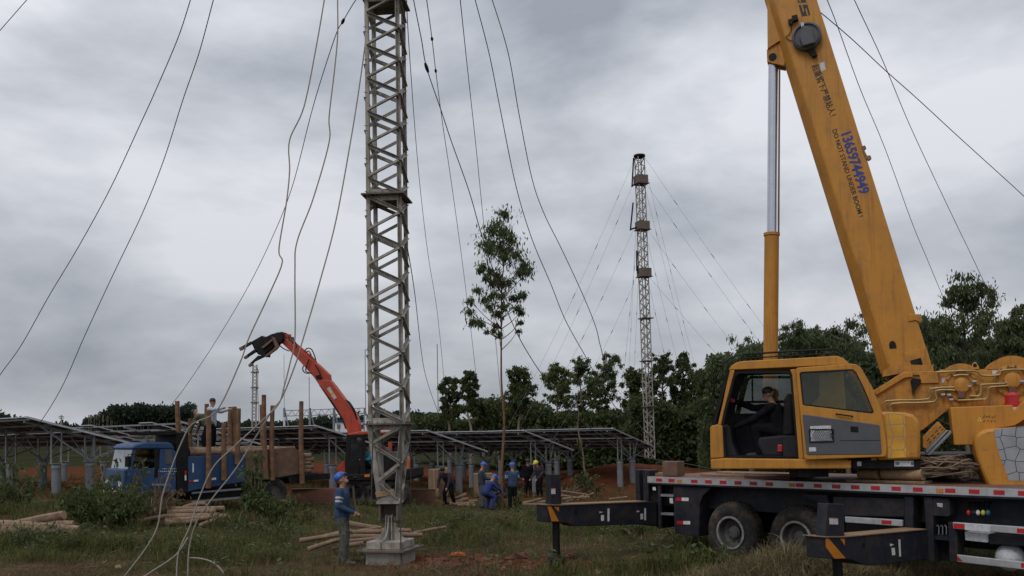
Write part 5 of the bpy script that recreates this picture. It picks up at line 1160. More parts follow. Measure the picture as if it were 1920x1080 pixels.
f0, f1 = PT.hit(*zA(234, 602), -.02), PT.hit(*zA(213, 860), -.02); m = MB(); m.prism([f0, f1, f1 - PT.n * (TW - .04), f0 - PT.n * (TW - .04)], fT * .1); m.build('front_panel', 'blue', truck, bevel=.03)
m = MB(); m.bar(f1 + fT * .14 + UP * .02, f1 + fT * .14 + UP * .02 - PT.n * TW, .1, .16); m.build('bumper', 'silver', truck, bevel=.02)
for k in (.25, TW - .3):
    m = MB(); m.lathe(f1.lerp(f0, .35) + fT * .1 - PT.n * k, fT, [(0, .03), (.09, .03), (.11, 0)], 14); m.build('headlight', 'white', truck, smooth=True)
m = MB(); q = PT.hit(*zA(320, 430), .0); m.tube([q, q + fT * .25 + PT.n * .2, q + fT * .25 + PT.n * .2 - UP * .3], .012, 5); m.box(q + fT * .25 + PT.n * .2 - UP * .2, (.1, .18, .3)); m.build('mirror', 'black', truck)
tplate('headboard', [(785, 185), (920, 185), (928, 860), (790, 870)], zA, .02, TW + .1, 'black', bevel=.01)
tplate('roof_shelf', [(455, 178), (790, 175), (790, 205), (600, 215), (470, 208)], zA, .02, TW, 'black')
bedp = tplate('bed_side', [(250, 592), (745, 572), (752, 810), (340, 880), (250, 900)], zB, .03, .06, 'blue', bevel=.01)
tplate('bed_side', [(250, 592), (745, 572), (752, 810), (340, 880), (250, 900)], zB, -TW, .06, 'blue', bevel=.01)
tplate('bed_floor', [(235, 880), (745, 800), (1250, 735), (1250, 760), (745, 835), (235, 905)], zB, -.03, TW - .03, 'black')
tplate('side_board', [(752, 548), (1180, 506), (1240, 560), (1245, 742), (1010, 780), (752, 812)], zB, .03, .05, 'tarp', bevel=.01); tplate('side_board', [(752, 548), (1180, 506), (1240, 560), (1245, 742), (1010, 780), (752, 812)], zB, -TW, .05, 'tarp')
tplate('white_stripe', [(286, 652), (298, 652), (298, 730), (286, 732)], zB, .035, .004, 'white', parent=bedp)
for pts, mt in (([(218, 715), (234, 715), (234, 755), (218, 756)], 'red'), ([(218, 757), (232, 756), (232, 800), (218, 802)], 'white'), ([(258, 803), (298, 799), (298, 815), (258, 819)], 'red'), ([(299, 799), (338, 795), (338, 811), (299, 815)], 'white'), ([(440, 782), (454, 780), (454, 800), (440, 802)], 'red'), ([(455, 780), (494, 776), (494, 797), (455, 800)], 'white')):
    tplate('reflector', pts, zB, .06, .004, mt)
for ya, yb in ((905, 880), (985, 955)):
    rl = tplate('side_guard', [(280, ya), (730, yb - 12), (730, yb + 4), (280, ya + 16)], zB, .0, .04, 'galv')
def twheel(px, py, R=.45, lats=(-.02, -TW + .25)):
    for lat in lats:
        c = PT.hit(*zB(px, py), lat); c.z = tgz + R; ax = -PT.n; m = MB(); m.lathe(c, ax, [(.24, .03), (.3, 0), (R - .05, .0), (R, .05), (R, .2), (R - .05, .25), (.2, .25)], 28); w = m.build('wheel', 'rubber', truck, smooth=True)
        m = MB(); m.lathe(c, ax, [(.24, .03), (.22, .08), (.12, .1), (.1, .03), (0, .03)], 20); m.build('rim', 'rim', truck, parent=w, smooth=True)
c = zA(560, 930); twheel((c[0] - 300) * 4.697, (c[1] - 730) * 4.697); twheel(860, 920); twheel(1010, 890)
m = MB(); m.bar(PT.P(.2, tgz + .78, -.6), PT.P(5.2, tgz + .85, -.6), .12, .2); m.bar(PT.P(.2, tgz + .78, -1.45), PT.P(5.2, tgz + .85, -1.45), .12, .2); m.build('chassis', 'black', truck)
m = MB(); m.prism([PT.P(.35, tgz + .35, -.18), PT.P(2.6, tgz + .38, -.18), PT.P(2.6, tgz + .38, -TW + .2), PT.P(.35, tgz + .35, -TW + .2)], (0, 0, .6)); m.build('under_bed_shade_box', 'black', truck)  # added black box standing in for the deep shade under the bed
m = MB(); m.prism([PT.hit(*zB(1130, 770), .0), PT.hit(*zB(1230, 755), .0), PT.hit(*zB(1235, 830), 0), PT.hit(*zB(1140, 830), 0)], -PT.n * .4); m.build('tank', 'black', truck)
# small white door lettering (illegible in the photo: rows of strokes)
m = MB(); r = random.Random(2)
for row, (x0, x1, y) in enumerate(((622, 775, 590), (580, 780, 618), (665, 755, 650))):
    x = x0
    while x < x1:
        w = r.uniform(10, 18); m.prism([PT.hit(*zA(x, y + r.uniform(-2, 2)), .006), PT.hit(*zA(x + w, y), .006), PT.hit(*zA(x + w, y + r.choice((4, 14))), .006), PT.hit(*zA(x, y + 5), .006)], -PT.n * .002); x += w + r.uniform(5, 10)
m.build('door_lettering', 'inkwhite', truck, kind='stuff')
# wooden stakes and the log load
stk = [((152, 103), (170, 360), -1.9, 'leftmost stake, by the lorry headboard'), ((412, 128), (415, 560), -1.9, 'far stake behind the stake beside the camouflage worker'), ((428, 185), (425, 870), .1, 'long stake in front of the camouflage worker'), ((268, 255), (270, 540), -1.9, 'short far stake left of the camouflage worker'),
       ((562, 295), (562, 800), .1, 'near stake right of the reaching man'), ((618, 155), (612, 540), -1.9, 'stake touched by the reaching man'), ((657, 152), (668, 560), -1.9, 'middle stake right of the reaching man'), ((694, 168), (680, 660), .1, 'stake just right of the middle stake'),
       ((915, 48), (935, 790), .1, 'tallest split-topped stake'), ((893, 135), (912, 480), -1.9, 'stake behind the tallest stake'), ((992, 142), (990, 800), .1, 'stake right of the tallest stake'), ((1245, 105), (1252, 830), .1, 'rearmost stake at the truck tail')]
for (xa, ya), (xb, yb), lat, lab in stk:
    a, b_ = PT.hit(*zB(xa, ya), lat), PT.hit(*zB(xb, yb), lat); b_ = b_ - UP * (.0 if lat > 0 else .35); mid = a.lerp(b_, .5) + Vector((rng.uniform(-.03, .03), 0, 0))
    m = MB(); m.tube(smooth_path([b_, mid, a], 4), [.085 - .002 * i for i in range(9)], 8)
    tag(m.build('wooden_stake', ['stake'], smooth=True), lab + ' on the blue truck', 'stake', 'wooden stakes on the truck')
def log(a, b_, r_, label, group, mt=('bark', 'logend'), name='log'):
    a, b_ = Vector(a), Vector(b_); d = (b_ - a).normalized(); n = 10; m = MB(); x = d.cross(UP).normalized(); y = x.cross(d); rr = random.Random(sum(map(ord, label)) + int(a.x * 100))
    bend = (x * rr.uniform(-1, 1) + y * rr.uniform(-.3, .6)) * r_ * .6; vs = []
    for i, f in enumerate((0, .25, .5, .75, 1)):
        c = a.lerp(b_, f) + bend * math.sin(math.pi * f)
        for j in range(n):
            t_ = 2 * math.pi * j / n; k_ = r_ * (1 + rr.uniform(-.07, .07)) * (1.06 - .12 * f); vs.append(c + (x * math.cos(t_) + y * math.sin(t_)) * k_)
    m.add(vs, [(i * n + j, i * n + (j + 1) % n, (i + 1) * n + (j + 1) % n, (i + 1) * n + j) for i in range(4) for j in range(n)])
    m.cur = 1; m.add([], []); m.f += [list(range(n)), list(range(4 * n, 5 * n))]; m.mi += [1, 1]
    return tag(m.build(name, list(mt), smooth=True), label, 'log', group)
for i in range(7):
    l_ = -.22 - i * .27; a = PT.hit(*zB(255, 560), l_); b_ = PT.hit(*zB(1180, 520), l_); z_ = UP * rng.uniform(-.05, .06)
    log(a + z_, b_ + z_ - UP * .1, .12, ('nearest', 'second nearest', 'third nearest', 'middle', 'third farthest', 'second farthest', 'farthest')[i] + ' log lying lengthwise on top of the truck load', 'logs on the truck load')
for i, y in enumerate((585, 620, 650, 683, 715)):
    c = PT.hit(*zB(1300, y), -.15); log(c - PT.a * 1.6, c + PT.a * .1 * (1 + i % 2), .095, 'log sticking out of the truck tail, ' + ('topmost', 'second from top', 'middle', 'second from bottom', 'lowest')[i] + ' of the stack', 'logs at the truck tail')

# ------------------------------------------------------------------ orange-red excavator with timber grapple
YE = 33.0; PE = Plane((at(700, 930, YE).x, YE), R_(-8))
def zE(x, y): return 420 + x / 4.5, 600 + y / 4.5
def zF(x, y): return 600 + x / 5.4, 760 + y / 5.4
ec = PE.hit(720, 945); eg = gz(ec.x, ec.y)
exc = empty('excavator', (ec.x, ec.y, eg), 'orange-red excavator with a black timber grapple raised on its arm behind the mast', 'excavator')
def eplate(name, pts, conv, lat, th, mt, parent=None, bevel=0.0, smooth=False):
    m = MB(); m.prism([PE.hit(*conv(*p), lat) for p in pts], -PE.n * th); return m.build(name, mt, exc, parent=parent, bevel=bevel, smooth=smooth)
bo = eplate('boom', [(800, 545), (790, 500), (893, 510), (925, 548), (1020, 675), (1080, 750), (1118, 820), (1136, 880), (1138, 960), (1050, 965), (1030, 915), (1005, 835), (920, 700)], zE, .18, .36, 'excav', bevel=.02)
sk_ = eplate('stick', [(478, 185), (505, 150), (560, 190), (640, 250), (700, 300), (800, 380), (885, 460), (893, 520), (800, 545), (755, 480), (640, 350), (560, 265)], zE, .14, .28, 'excav', bevel=.02)
eplate('stick_cylinder', [(565, 150), (590, 180), (740, 305), (780, 350), (765, 362), (700, 315), (570, 195)], zE, .06, .12, 'excav', parent=sk_, bevel=.02)
eplate('tipping_link', [(490, 110), (565, 122), (560, 150), (548, 190), (535, 150), (495, 135)], zE, .12, .05, 'excav', parent=sk_); eplate('tipping_link', [(540, 140), (570, 140), (575, 215), (552, 210)], zE, .12, .24, 'rust', parent=sk_)
eplate('stick_pin', [(770, 470), (800, 462), (825, 485), (810, 505), (780, 498)], zE, .19, .38, 'black', parent=sk_)
eplate('boom_underside', [(800, 548), (812, 545), (1012, 838), (1030, 920), (1020, 915), (995, 838)], zE, .15, .3, 'black', parent=bo)
def etext(body, p_px, q_px, h, mt, parent):
    A, B = PE.hit(*p_px, .184), PE.hit(*q_px, .184); m = MB(); n = len(body)
    for i, ch in enumerate(body):
        a = A.lerp(B, (i + .1) / n); b_ = A.lerp(B, (i + .8) / n); X = (b_ - a); Yv = PE.n.cross(X.normalized())
        m.prism([a, b_, b_ + Yv * h, a + Yv * h], -PE.n * .003)
    m.build('boom_lettering', mt, exc, parent=parent)
etext('xxx', zE(868, 578), zE(890, 615), .13, 'inkwhite', bo); etext('x', zE(890, 612), zE(902, 632), .13, 'hat_y', bo); etext('xxxx', zE(903, 634), zE(930, 672), .13, 'inkwhite', bo)
for pts in ([(680, 265), (700, 240), (735, 245), (760, 290), (775, 340)], [(690, 275), (715, 262), (738, 300)], [(670, 385), (665, 420), (690, 448), (740, 448)], [(720, 330), (700, 380), (690, 430), (720, 445)], [(590, 170), (608, 200), (608, 240)], [(460, 205), (500, 240), (550, 262)], [(1025, 675), (1060, 695), (1100, 760), (1125, 840)], [(1035, 680), (1085, 750), (1120, 835)], [(770, 380), (800, 430), (820, 490)]):
    m = MB(); m.tube(smooth_path([PE.hit(*zE(*p), .22) for p in pts], 4), .022, 6); m.build('hydraulic_hose', 'black', exc, smooth=True)
gr = eplate('grapple', [(225, 185), (320, 130), (335, 150), (400, 118), (455, 105), (490, 98), (500, 160), (478, 190), (440, 190), (425, 215), (350, 280), (345, 310), (285, 290), (255, 250), (240, 215)], zE, .3, .5, 'black', bevel=.02)
for pts in ([(125, 236), (225, 180), (245, 195), (215, 210), (135, 257)], [(165, 312), (250, 250), (275, 255), (270, 268), (172, 328)], [(203, 380), (285, 300), (345, 300), (335, 312), (255, 350), (212, 394)]):
    eplate('tine', pts, zE, .35, .1, 'black', parent=gr, bevel=.008); eplate('tine_tip', [(pts[0][0] - 1, pts[0][1] - 1), (pts[0][0] + 30, pts[0][1] - 17), (pts[-1][0] + 30, pts[-1][1] - 17), (pts[-1][0] - 1, pts[-1][1] + 1)], zE, .36, .12, 'plate', parent=gr)
eplate('grapple_jaw', [(400, 140), (425, 145), (462, 225), (440, 250), (350, 315), (345, 300), (410, 250), (430, 225)], zE, .38, .1, 'tarp', parent=gr, bevel=.008); eplate('grapple_jaw', [(310, 232), (400, 160), (412, 172), (330, 240)], zE, .4, .08, 'tarp', parent=gr, bevel=.008)
eplate('rotator', [(430, 105), (495, 98), (505, 165), (450, 190)], zE, .22, .4, 'plate', parent=gr, bevel=.03)
# house, cab, undercarriage
ecab = MB(); co_ = [(268, 292), (395, 268), (440, 295), (445, 705), (250, 722), (255, 540)]; ci_ = [(305, 335), (375, 320), (418, 330), (418, 515), (330, 530), (300, 530)]
ecab.ring([PE.hit(*zF(*p), .9) for p in co_], [PE.hit(*zF(*p), .9) for p in ci_], -PE.n * .08); ec_ = ecab.build('cab', 'black', exc, bevel=.015)
eplate('cab_window', ci_, zF, .86, .01, 'glass', parent=ec_); eplate('cab_lower', [(255, 545), (440, 540), (445, 705), (250, 722)], zF, .8, .9, 'black', parent=ec_, bevel=.03); eplate('cab_roof', [(265, 292), (395, 264), (560, 258), (560, 285), (440, 298), (290, 305)], zF, .92, 1.0, 'excav', parent=ec_, bevel=.03)
eplate('cab_rear_wall', [(270, 300), (440, 292), (445, 700), (255, 715)], zF, .0, .05, 'grey', parent=ec_); eplate('door_post', [(432, 295), (452, 292), (458, 700), (440, 705)], zF, .9, .06, 'black', parent=ec_); eplate('door_post', [(545, 280), (565, 280), (570, 690), (550, 690)], zF, .9, .06, 'black', parent=ec_)
eplate('house', [(250, 700), (560, 690), (900, 640), (905, 730), (880, 760), (250, 765)], zF, .95, 2.2, 'black', bevel=.03); eplate('engine_cover', [(640, 480), (700, 470), (760, 480), (820, 500), (850, 520), (860, 560), (865, 680), (760, 690), (640, 690)], zF, .6, 1.2, 'black', bevel=.04)
eplate('orange_cover', [(845, 540), (885, 515), (898, 560), (900, 672), (845, 680)], zF, .75, .35, 'orange', bevel=.04); eplate('top_cover', [(560, 262), (700, 262), (705, 278), (560, 285)], zF, .6, 1.6, 'orange', bevel=.02); eplate('grab_post', [(690, 370), (722, 370), (722, 455), (690, 455)], zF, .62, .1, 'excav')
eplate('front_bracket', [(165, 640), (250, 548), (255, 700), (215, 690)], zF, .5, .5, 'excav', bevel=.01); eplate('side_lamp', [(450, 700), (502, 698), (502, 724), (450, 726)], zF, .96, .02, 'amber')
eplate('step_frame', [(250, 765), (560, 765), (560, 790), (440, 800), (480, 900), (450, 910), (400, 790), (250, 785)], zF, .9, .3, 'black')
for x in (360, 560, 760):
    for lat in (.85, -.95):
        c = PE.hit(*zF(x, 880), lat); c.z = eg + .5; m = MB(); m.lathe(c, -PE.n, [(.25, .04), (.3, 0), (.44, 0), (.5, .06), (.5, .26), (.44, .32), (.2, .32)], 28); w = m.build('wheel', 'rubber', exc, smooth=True)
        m = MB(); m.lathe(c, -PE.n, [(.25, .04), (.22, .1), (.1, .1), (.09, .05), (0, .05)], 20); m.build('rim', 'black', exc, parent=w, smooth=True)
m = MB(); a = PE.hit(*zF(300, 860), -.1); b_ = PE.hit(*zF(820, 850), -.1); a.z = b_.z = eg + .72; m.bar(a, b_, 1.2, .36); m.build('undercarriage', 'black', exc, bevel=.02)

# ------------------------------------------------------------------ log piles, timber, boxes, small things
def z1(x, y): return x / 2.7, 680 + y / 2.7
def z2(x, y): return 400 + x / 2.7, 680 + y / 2.7
def pile(lst, conv, Y, label, group):
    lst = sorted(lst, key=lambda q: q[0][1] + q[1][1]); n_ = len(lst)
    for i_, ((xa, ya), (xb, yb), r_, dy) in enumerate(lst):
        nth = ('topmost', 'second highest', 'third highest', 'fourth highest', 'fifth highest', 'sixth highest', 'seventh highest', 'eighth highest', 'ninth highest', 'tenth highest', 'eleventh highest')[i_] if i_ < n_ - 1 else 'lowest'
        a, b_ = at(*conv(xa, ya), Y + dy), at(*conv(xb, yb), Y + dy * .8)
        for q in (a, b_): q.z = max(q.z, gz(q.x, q.y) + r_ * .8)
        log(a, b_, r_, nth + ' ' + label, group)
pile([((-60, 850), (325, 770), .12, .35), ((160, 818), (372, 815), .075, .28), ((-90, 818), (400, 848), .115, .1), ((-40, 858), (375, 888), .12, -.1), ((90, 897), (330, 893), .1, -.05), ((300, 912), (392, 885), .06, -.3), ((-60, 890), (120, 905), .09, -.2), ((-50, 905), (90, 880), .08, .2)], z1, 21.4, 'cut log in the pile at the left edge of the grass', 'left log pile')
pile([((720, 790), (830, 745), .07, .25), ((830, 742), (1135, 738), .075, .3), ((850, 760), (1090, 752), .075, .1), ((860, 778), (1110, 772), .075, -.05), ((840, 800), (1160, 775), .07, -.2), ((720, 800), (860, 775), .065, -.1), ((930, 735), (1040, 712), .065, .5), ((1010, 830), (1100, 795), .06, -.4), ((840, 810), (1000, 800), .075, -.25), ((900, 790), (1100, 792), .07, -.1)], z1, 23.8, 'cut log in the pile in front of the truck', 'log pile in front of the truck')
pile([((440, 900), (640, 868), .05, .1), ((480, 945), (640, 895), .05, -.2), ((690, 812), (850, 838), .05, .7), ((690, 860), (850, 855), .05, .4), ((680, 880), (870, 880), .05, .3), ((690, 905), (830, 890), .05, .1), ((640, 870), (830, 838), .045, .5), ((1010, 865), (1180, 832), .035, .8), ((560, 880), (700, 850), .045, .3), ((600, 935), (760, 915), .05, -.1), ((850, 850), (1000, 850), .05, .9), ((930, 870), (1060, 872), .05, .7)], z2, 18.3, 'pale cut pole in the pile behind the mast foot', 'pole pile by the mast')
def z3(x, y): return 780 + x / 2.7, 680 + y / 2.7
pile([((150, 745), (255, 665), .07, .0), ((170, 735), (265, 690), .07, -.2), ((185, 740), (300, 715), .07, -.3), ((200, 720), (310, 700), .07, .2), ((160, 725), (250, 690), .07, .3), ((210, 745), (300, 732), .065, -.5)], z3, 34.5, 'cut log in the heap by the bending worker', 'log heap by the bending worker')
pile([((520, 718), (635, 690), .07, 0), ((560, 722), (700, 700), .06, .3), ((720, 670), (860, 690), .04, .8), ((740, 690), (880, 680), .04, .4), ((740, 650), (870, 668), .035, 1.2), ((980, 690), (1070, 680), .04, .8), ((760, 705), (850, 672), .04, .6), ((540, 730), (640, 722), .06, -.2), ((820, 695), (900, 660), .04, .9)], z3, 35.5, 'thin cut pole lying near the outrigger', 'poles near the outrigger')
def lump(name, px, py, r_, mt, label, cat, Yd=None, sq=(1, 1, 1), seed=1):
    p = on_ground(px, py) if Yd is None else at(px, py, Yd); rr = random.Random(seed); m = MB(); m.ball(p + UP * r_ * sq[2] * .45, r_, 10, 7, sq)
    for v in m.v: v += Vector((rr.uniform(-.18, .18), rr.uniform(-.18, .18), rr.uniform(-.15, .15))) * r_
    return tag(m.build(name, mt, smooth=False), label, cat)
lump('orange_scrap', 858, 1043, .15, 'orange', 'crumpled bright orange plastic scrap on red soil right of the footing', 'scrap', sq=(1.2, .6, .35), seed=3)
for i, (x, y, s, lab) in enumerate(((1296, 1072, .13, 'pale cut stump in the grass at the bottom, below the crane wheel'), (1122, 1076, .08, 'left pale wood chunk at the bottom middle'), (1140, 1074, .07, 'right pale wood chunk at the bottom middle'), (945, 1070, .06, 'small pale chip right of the red soil'), (222, 1066, .06, 'pale chip at lower left by the rope'), (985, 1068, .05, 'tiny upright chip near the bottom middle'))):
    lump('wood_chunk', x, y, s, 'logend', lab, 'wood chunk', sq=(1.1, .8, .8), seed=10 + i)
for i, (x0, y0, x1, y1, Y, d, mt, lab, nm, cat) in enumerate(((805, 880, 823, 916, 38, .8, 'card', 'brown carton left of the stacked cartons behind the bending worker', 'carton', 'carton'), (823, 878, 838, 914, 38.4, .8, 'logend', 'pale slatted crate right of the brown carton', 'crate', 'crate'), (888, 888, 922, 915, 39, .9, 'card', 'wide brown carton behind the workers', 'carton', 'carton'), (545, 916, 640, 934, 31.5, .12, 'rust', 'rust-red steel plate leaning low behind the near worker', 'steel_plate', 'plate'), (752, 918, 815, 928, 34, .15, 'rust', 'rust-red steel beam on the grass right of the mast', 'steel_beam', 'beam'))):
    a, b_ = at(x0, y1, Y), at(x1, y0, Y); g_ = gz(a.x, Y); lo = min(a.z, g_ + .02); root = empty(nm, ((a.x + b_.x) / 2, Y, lo), lab, cat)
    m = MB(); m.box(((a.x + b_.x) / 2, Y + d / 2, (lo + b_.z) / 2), (b_.x - a.x, d, b_.z - lo), Matrix.Rotation(R_(6 * (i % 3 - 1)), 3, 'Z')); m.build('body', mt, root, bevel=.01)
    if cat in ('carton', 'crate'):
        for f in (.25, .5, .75) if cat == 'crate' else (.5,):
            m = MB(); m.box((a.x + (b_.x - a.x) * f, Y - .02, (lo + b_.z) / 2), (.06, .02, b_.z - lo + .01)); m.build('slat' if cat == 'crate' else 'tape', 'card' if cat == 'crate' else 'logend', root)
    else:
        m = MB(); m.box(((a.x + b_.x) / 2, Y + d / 2, b_.z + .012), (b_.x - a.x + .06, d + .04, .02)); m.build('lip', mt, root)

# ------------------------------------------------------------------ people
def seg_dist(P, a, b_):
    d = b_ - a; t_ = np.clip(((P - a) @ d) / max(1e-9, d @ d), 0, 1); return np.linalg.norm(P - (a + t_[:, None] * d), axis=1), t_
def person(label, base, yaw, J, mats, hat=None, hair=True, vox=.018, group='workers', bands=None, name='person', scale=1.0):
    """J: joints in metres, local frame x = person's left, y = forward (facing), z = up.  One remeshed body, hat and hair are children"""
    base = Vector(base); o = empty(name, base, label, 'person', group)
    Rz = Matrix.Rotation(yaw, 3, 'Z')
    j = {k: Vector(v) * scale for k, v in J.items()}; s = scale
    caps = []                                            # (a, b, ra, rb, material)
    def cap(a, b_, ra, rb, m): caps.append((j[a] if isinstance(a, str) else a, j[b_] if isinstance(b_, str) else b_, ra * s, rb * s, m))
    top, bot, skin, shoe, glove = mats.get('top'), mats.get('bottom'), 'skin', mats.get('shoe', 'shoe'), mats.get('hand', 'skin')
    up = (j['neck'] - j['hip']).normalized(); side = (j['shoulder_l'] - j['shoulder_r']).normalized(); fwd = side.cross(up).normalized(); fwd = -fwd if fwd.dot(Vector((0, 1, 0))) < -.2 else fwd
    hip = j['hip']
    for sg, S in ((1, 'l'), (-1, 'r')):
        cap(hip + side * .065 * sg * s, j['knee_' + S], .115, .088, bot); cap('knee_' + S, 'ankle_' + S, .088, .07, bot)
        a = j['ankle_' + S]; toe = j.get('toe_' + S, a + Vector((0, .19, -.055)) * s); cap(a + Vector((0, -.03, -.04)) * s, toe, .05, .042, shoe)
        cap('shoulder_' + S, 'elbow_' + S,   .075, .062, top); cap('elbow_' + S, 'wrist_' + S, .062, .046, mats.get('sleeve', top))
        w = j['wrist_' + S]; d = (w - j['elbow_' + S]).normalized(); palm = w + d * .075 * s; cap(w + d * .01, palm, .034, .036, glove)
        q = d.cross(fwd); q = (q if q.length > .1 else d.cross(up)).normalized(); e_ = q.cross(d)
        for f, ln in ((-.027, .062), (-.009, .075), (.009, .07), (.027, .052)):
            b1 = palm + q * f * s; m1 = b1 + d * ln * .55 * s + e_ * .004 * s; t1 = m1 + (d * .6 + e_ * .5).normalized() * ln * .5 * s; caps.append((b1, m1, .011 * s, .01 * s, glove)); caps.append((m1, t1, .01 * s, .008 * s, glove))
        tb = w + d * .03 * s + q * .03 * s; caps.append((tb, tb + (d * .6 + q * .6 + e_ * .3).normalized() * .06 * s, .014 * s, .01 * s, glove))
        cap(j['neck'] - up * .08 * s, 'shoulder_' + S, .075, .072, top)
    wst = hip + up * .14 * s; chest = hip.lerp(j['neck'], .72)
    for k in (-1, 0, 1):
        cap(hip + side * .05 * k * s, wst + side * .05 * k * s, .135, .13, top); cap(wst + side * .05 * k * s, chest + side * .075 * k * s, .13, .132, top)
    cap(hip - side * .06 * s - up * .03 * s, hip + side * .06 * s - up * .03 * s, .118, .118, bot)
    cap('neck', 'head', .056, .058, skin)
    hd = j['head']; look = (j['look'] - Vector((0, 0, 0))).normalized() if 'look' in j else fwd
    hu = (hd - j['neck']).normalized(); hu = (hu - look * hu.dot(look)).normalized(); hs = look.cross(hu)
    c = hd + hu * .03 * s
    caps.append((c - look * .02 * s + hu * .03 * s, c + look * .015 * s + hu * .025 * s, .086 * s, .082 * s, skin)); caps.append((c - hu * .02 * s + look * .015 * s, c - hu * .075 * s + look * .045 * s, .07 * s, .042 * s, skin))
    caps.append((c + look * .085 * s + hu * .0 * s, c + look * .112 * s - hu * .022 * s, .012 * s, .016 * s, skin))      # nose
    for sg in (-1, 1): caps.append((c + hs * .085 * sg * s - look * .01 * s + hu * .012 * s, c + hs * .088 * sg * s - look * .015 * s - hu * .02 * s, .014 * s, .012 * s, skin))
    mb = MB()
    for a, b_, ra, rb, m_ in caps:
        d = b_ - a; L = d.length; d = d / L if L > 1e-6 else UP
        pts = [a - d * ra * .98, a - d * ra * .7, a - d * ra * .35, a, b_, b_ + d * rb * .35, b_ + d * rb * .7, b_ + d * rb * .98]; rs = [ra * .12, ra * .7, ra * .93, ra, rb, rb * .93, rb * .7, rb * .12]
        if L < 1e-6: pts[4] = b_ + d * 1e-4
        mb.tube(pts, rs, 10)
    me = bpy.data.meshes.new('b'); me.from_pydata([tuple(p) for p in mb.v], [], mb.f); tmp = bpy.data.objects.new('b', me); COL.objects.link(tmp)
    rm = tmp.modifiers.new('r', 'REMESH'); rm.mode = 'VOXEL'; rm.voxel_size = vox; sm = tmp.modifiers.new('s', 'SMOOTH'); sm.iterations = 2; sm.factor = .45
    bm_ = bpy.data.meshes.new_from_object(tmp.evaluated_get(bpy.context.evaluated_depsgraph_get())); bpy.data.objects.remove(tmp, do_unlink=True)
    V = np.empty(len(bm_.vertices) * 3); bm_.vertices.foreach_get('co', V); V = V.reshape(-1, 3)
    FC = np.empty(len(bm_.polygons) * 3); bm_.polygons.foreach_get('center', FC); FC = FC.reshape(-1, 3)
    ml = sorted(set(c_[4] for c_ in caps)); best = np.full(len(FC), 9.0); idx = np.zeros(len(FC), int)
    for a, b_, ra, rb, m_ in caps:
        dd, tt = seg_dist(FC, np.array(a), np.array(b_)); dd = dd - (ra + (rb - ra) * tt); w = dd < best; best[w] = dd[w]; idx[w] = ml.index(m_)
    if bands:
        ml.append('reflect')
        for S in 'lr':
            a, b_ = j['shoulder_' + S], j['elbow_' + S]; dd, tt = seg_dist(FC, np.array(a), np.array(b_)); idx[(dd < .085) & (((tt > .38) & (tt < .5)) | ((tt > .62) & (tt < .74)))] = len(ml) - 1
    bm_.materials.clear()
    for m_ in ml: bm_.materials.append(M[m_])
    bm_.polygons.foreach_set('material_index', idx.astype(np.int32)); bm_.polygons.foreach_set('use_smooth', np.ones(len(FC), bool)); bm_.name = 'body'
    bm_.transform(Rz.to_4x4()); bo_ = bpy.data.objects.new('body', bm_); COL.objects.link(bo_); bo_.parent = o
    def shell(nm, m_, prof, off_, extra=None):
        q = MB(); q.lathe(base + Rz @ (c + hu * off_ * s), Rz @ hu, [(r_ * s, h_ * s) for r_, h_ in prof], 18)
        if extra: extra(q)
        q.build(nm, m_, o, smooth=True)
    if hat:
        def brim(q):
            b0 = base + Rz @ (c + hu * .05 * s); lk, sd = Rz @ look, Rz @ hs; pts = [b0 + (lk * math.cos(t_) * (.155 if abs(t_) < 1.2 else .118) + sd * math.sin(t_) * .118) * s for t_ in np.linspace(-math.pi, math.pi, 19)[:-1]]
            q.prism(pts, Rz @ hu * .012 * s)
        shell('hard_hat', hat, [(.116, .0), (.116, .025), (.108, .06), (.088, .092), (.055, .113), (.018, .12), (.0, .12)], .048, brim)
    elif hair: shell('hair', 'hair', [(.092, -.01), (.098, .02), (.092, .06), (.07, .092), (.035, .108), (0, .11)], .03)
    q = MB()
    for sg in (-1, 1): q.ball(base + Rz @ (c + look * .083 * s + hs * .032 * sg * s + hu * .012 * s), .011 * s, 8, 5)
    q.build('eyes', 'hair', o, smooth=True)
    return o
def stand(arm=0, **kw):
    J = dict(hip=(0, 0, .92), neck=(0, .0, 1.43), head=(0, .02, 1.56), shoulder_l=(.19, 0, 1.38), shoulder_r=(-.19, 0, 1.38), elbow_l=(.25, -.02, 1.1), elbow_r=(-.25, -.02, 1.1), wrist_l=(.25, .1, .87), wrist_r=(-.25, .1, .87),
             knee_l=(.1, .02, .49), knee_r=(-.1, .02, .49), ankle_l=(.12, -.02, .09), ankle_r=(-.12, -.02, .09)); J.update(kw); return J
def face(dx, dy): return math.atan2(dy, dx) - math.pi / 2
# worker by the mast: profile facing right, head thrown back, hands together in front of the belly
g0 = at(645, 1046, 17.0); wb0 = Vector((g0.x, 17.0, gz(g0.x, 17.0)))
person('worker in a blue hard hat and blue jacket looking up beside the mast foot', wb0, face(1, -.12), stand(hip=(0, -.03, .93), neck=(0, -.02, 1.45), head=(0, -.0, 1.575), look=(0, .72, .66), shoulder_l=(.18, -.02, 1.39), shoulder_r=(-.2, -.02, 1.38), elbow_l=(.25, -.03, 1.12), elbow_r=(-.25, -.04, 1.12),
    wrist_l=(.09, .2, .99), wrist_r=(-.09, .19, .97), knee_l=(.09, .05, .5), knee_r=(-.1, .0, .5), ankle_l=(.1, .04, .09), ankle_r=(-.12, -.1, .09)), dict(top='jacket', bottom='camo', shoe='camo'), hat='hat', vox=.013, bands=True, group=None, scale=1.0)
def ground_at(px, Y): p = at(px, 900, Y); return Vector((p.x, Y, gz(p.x, Y)))
GW = 'workers beyond the mast'
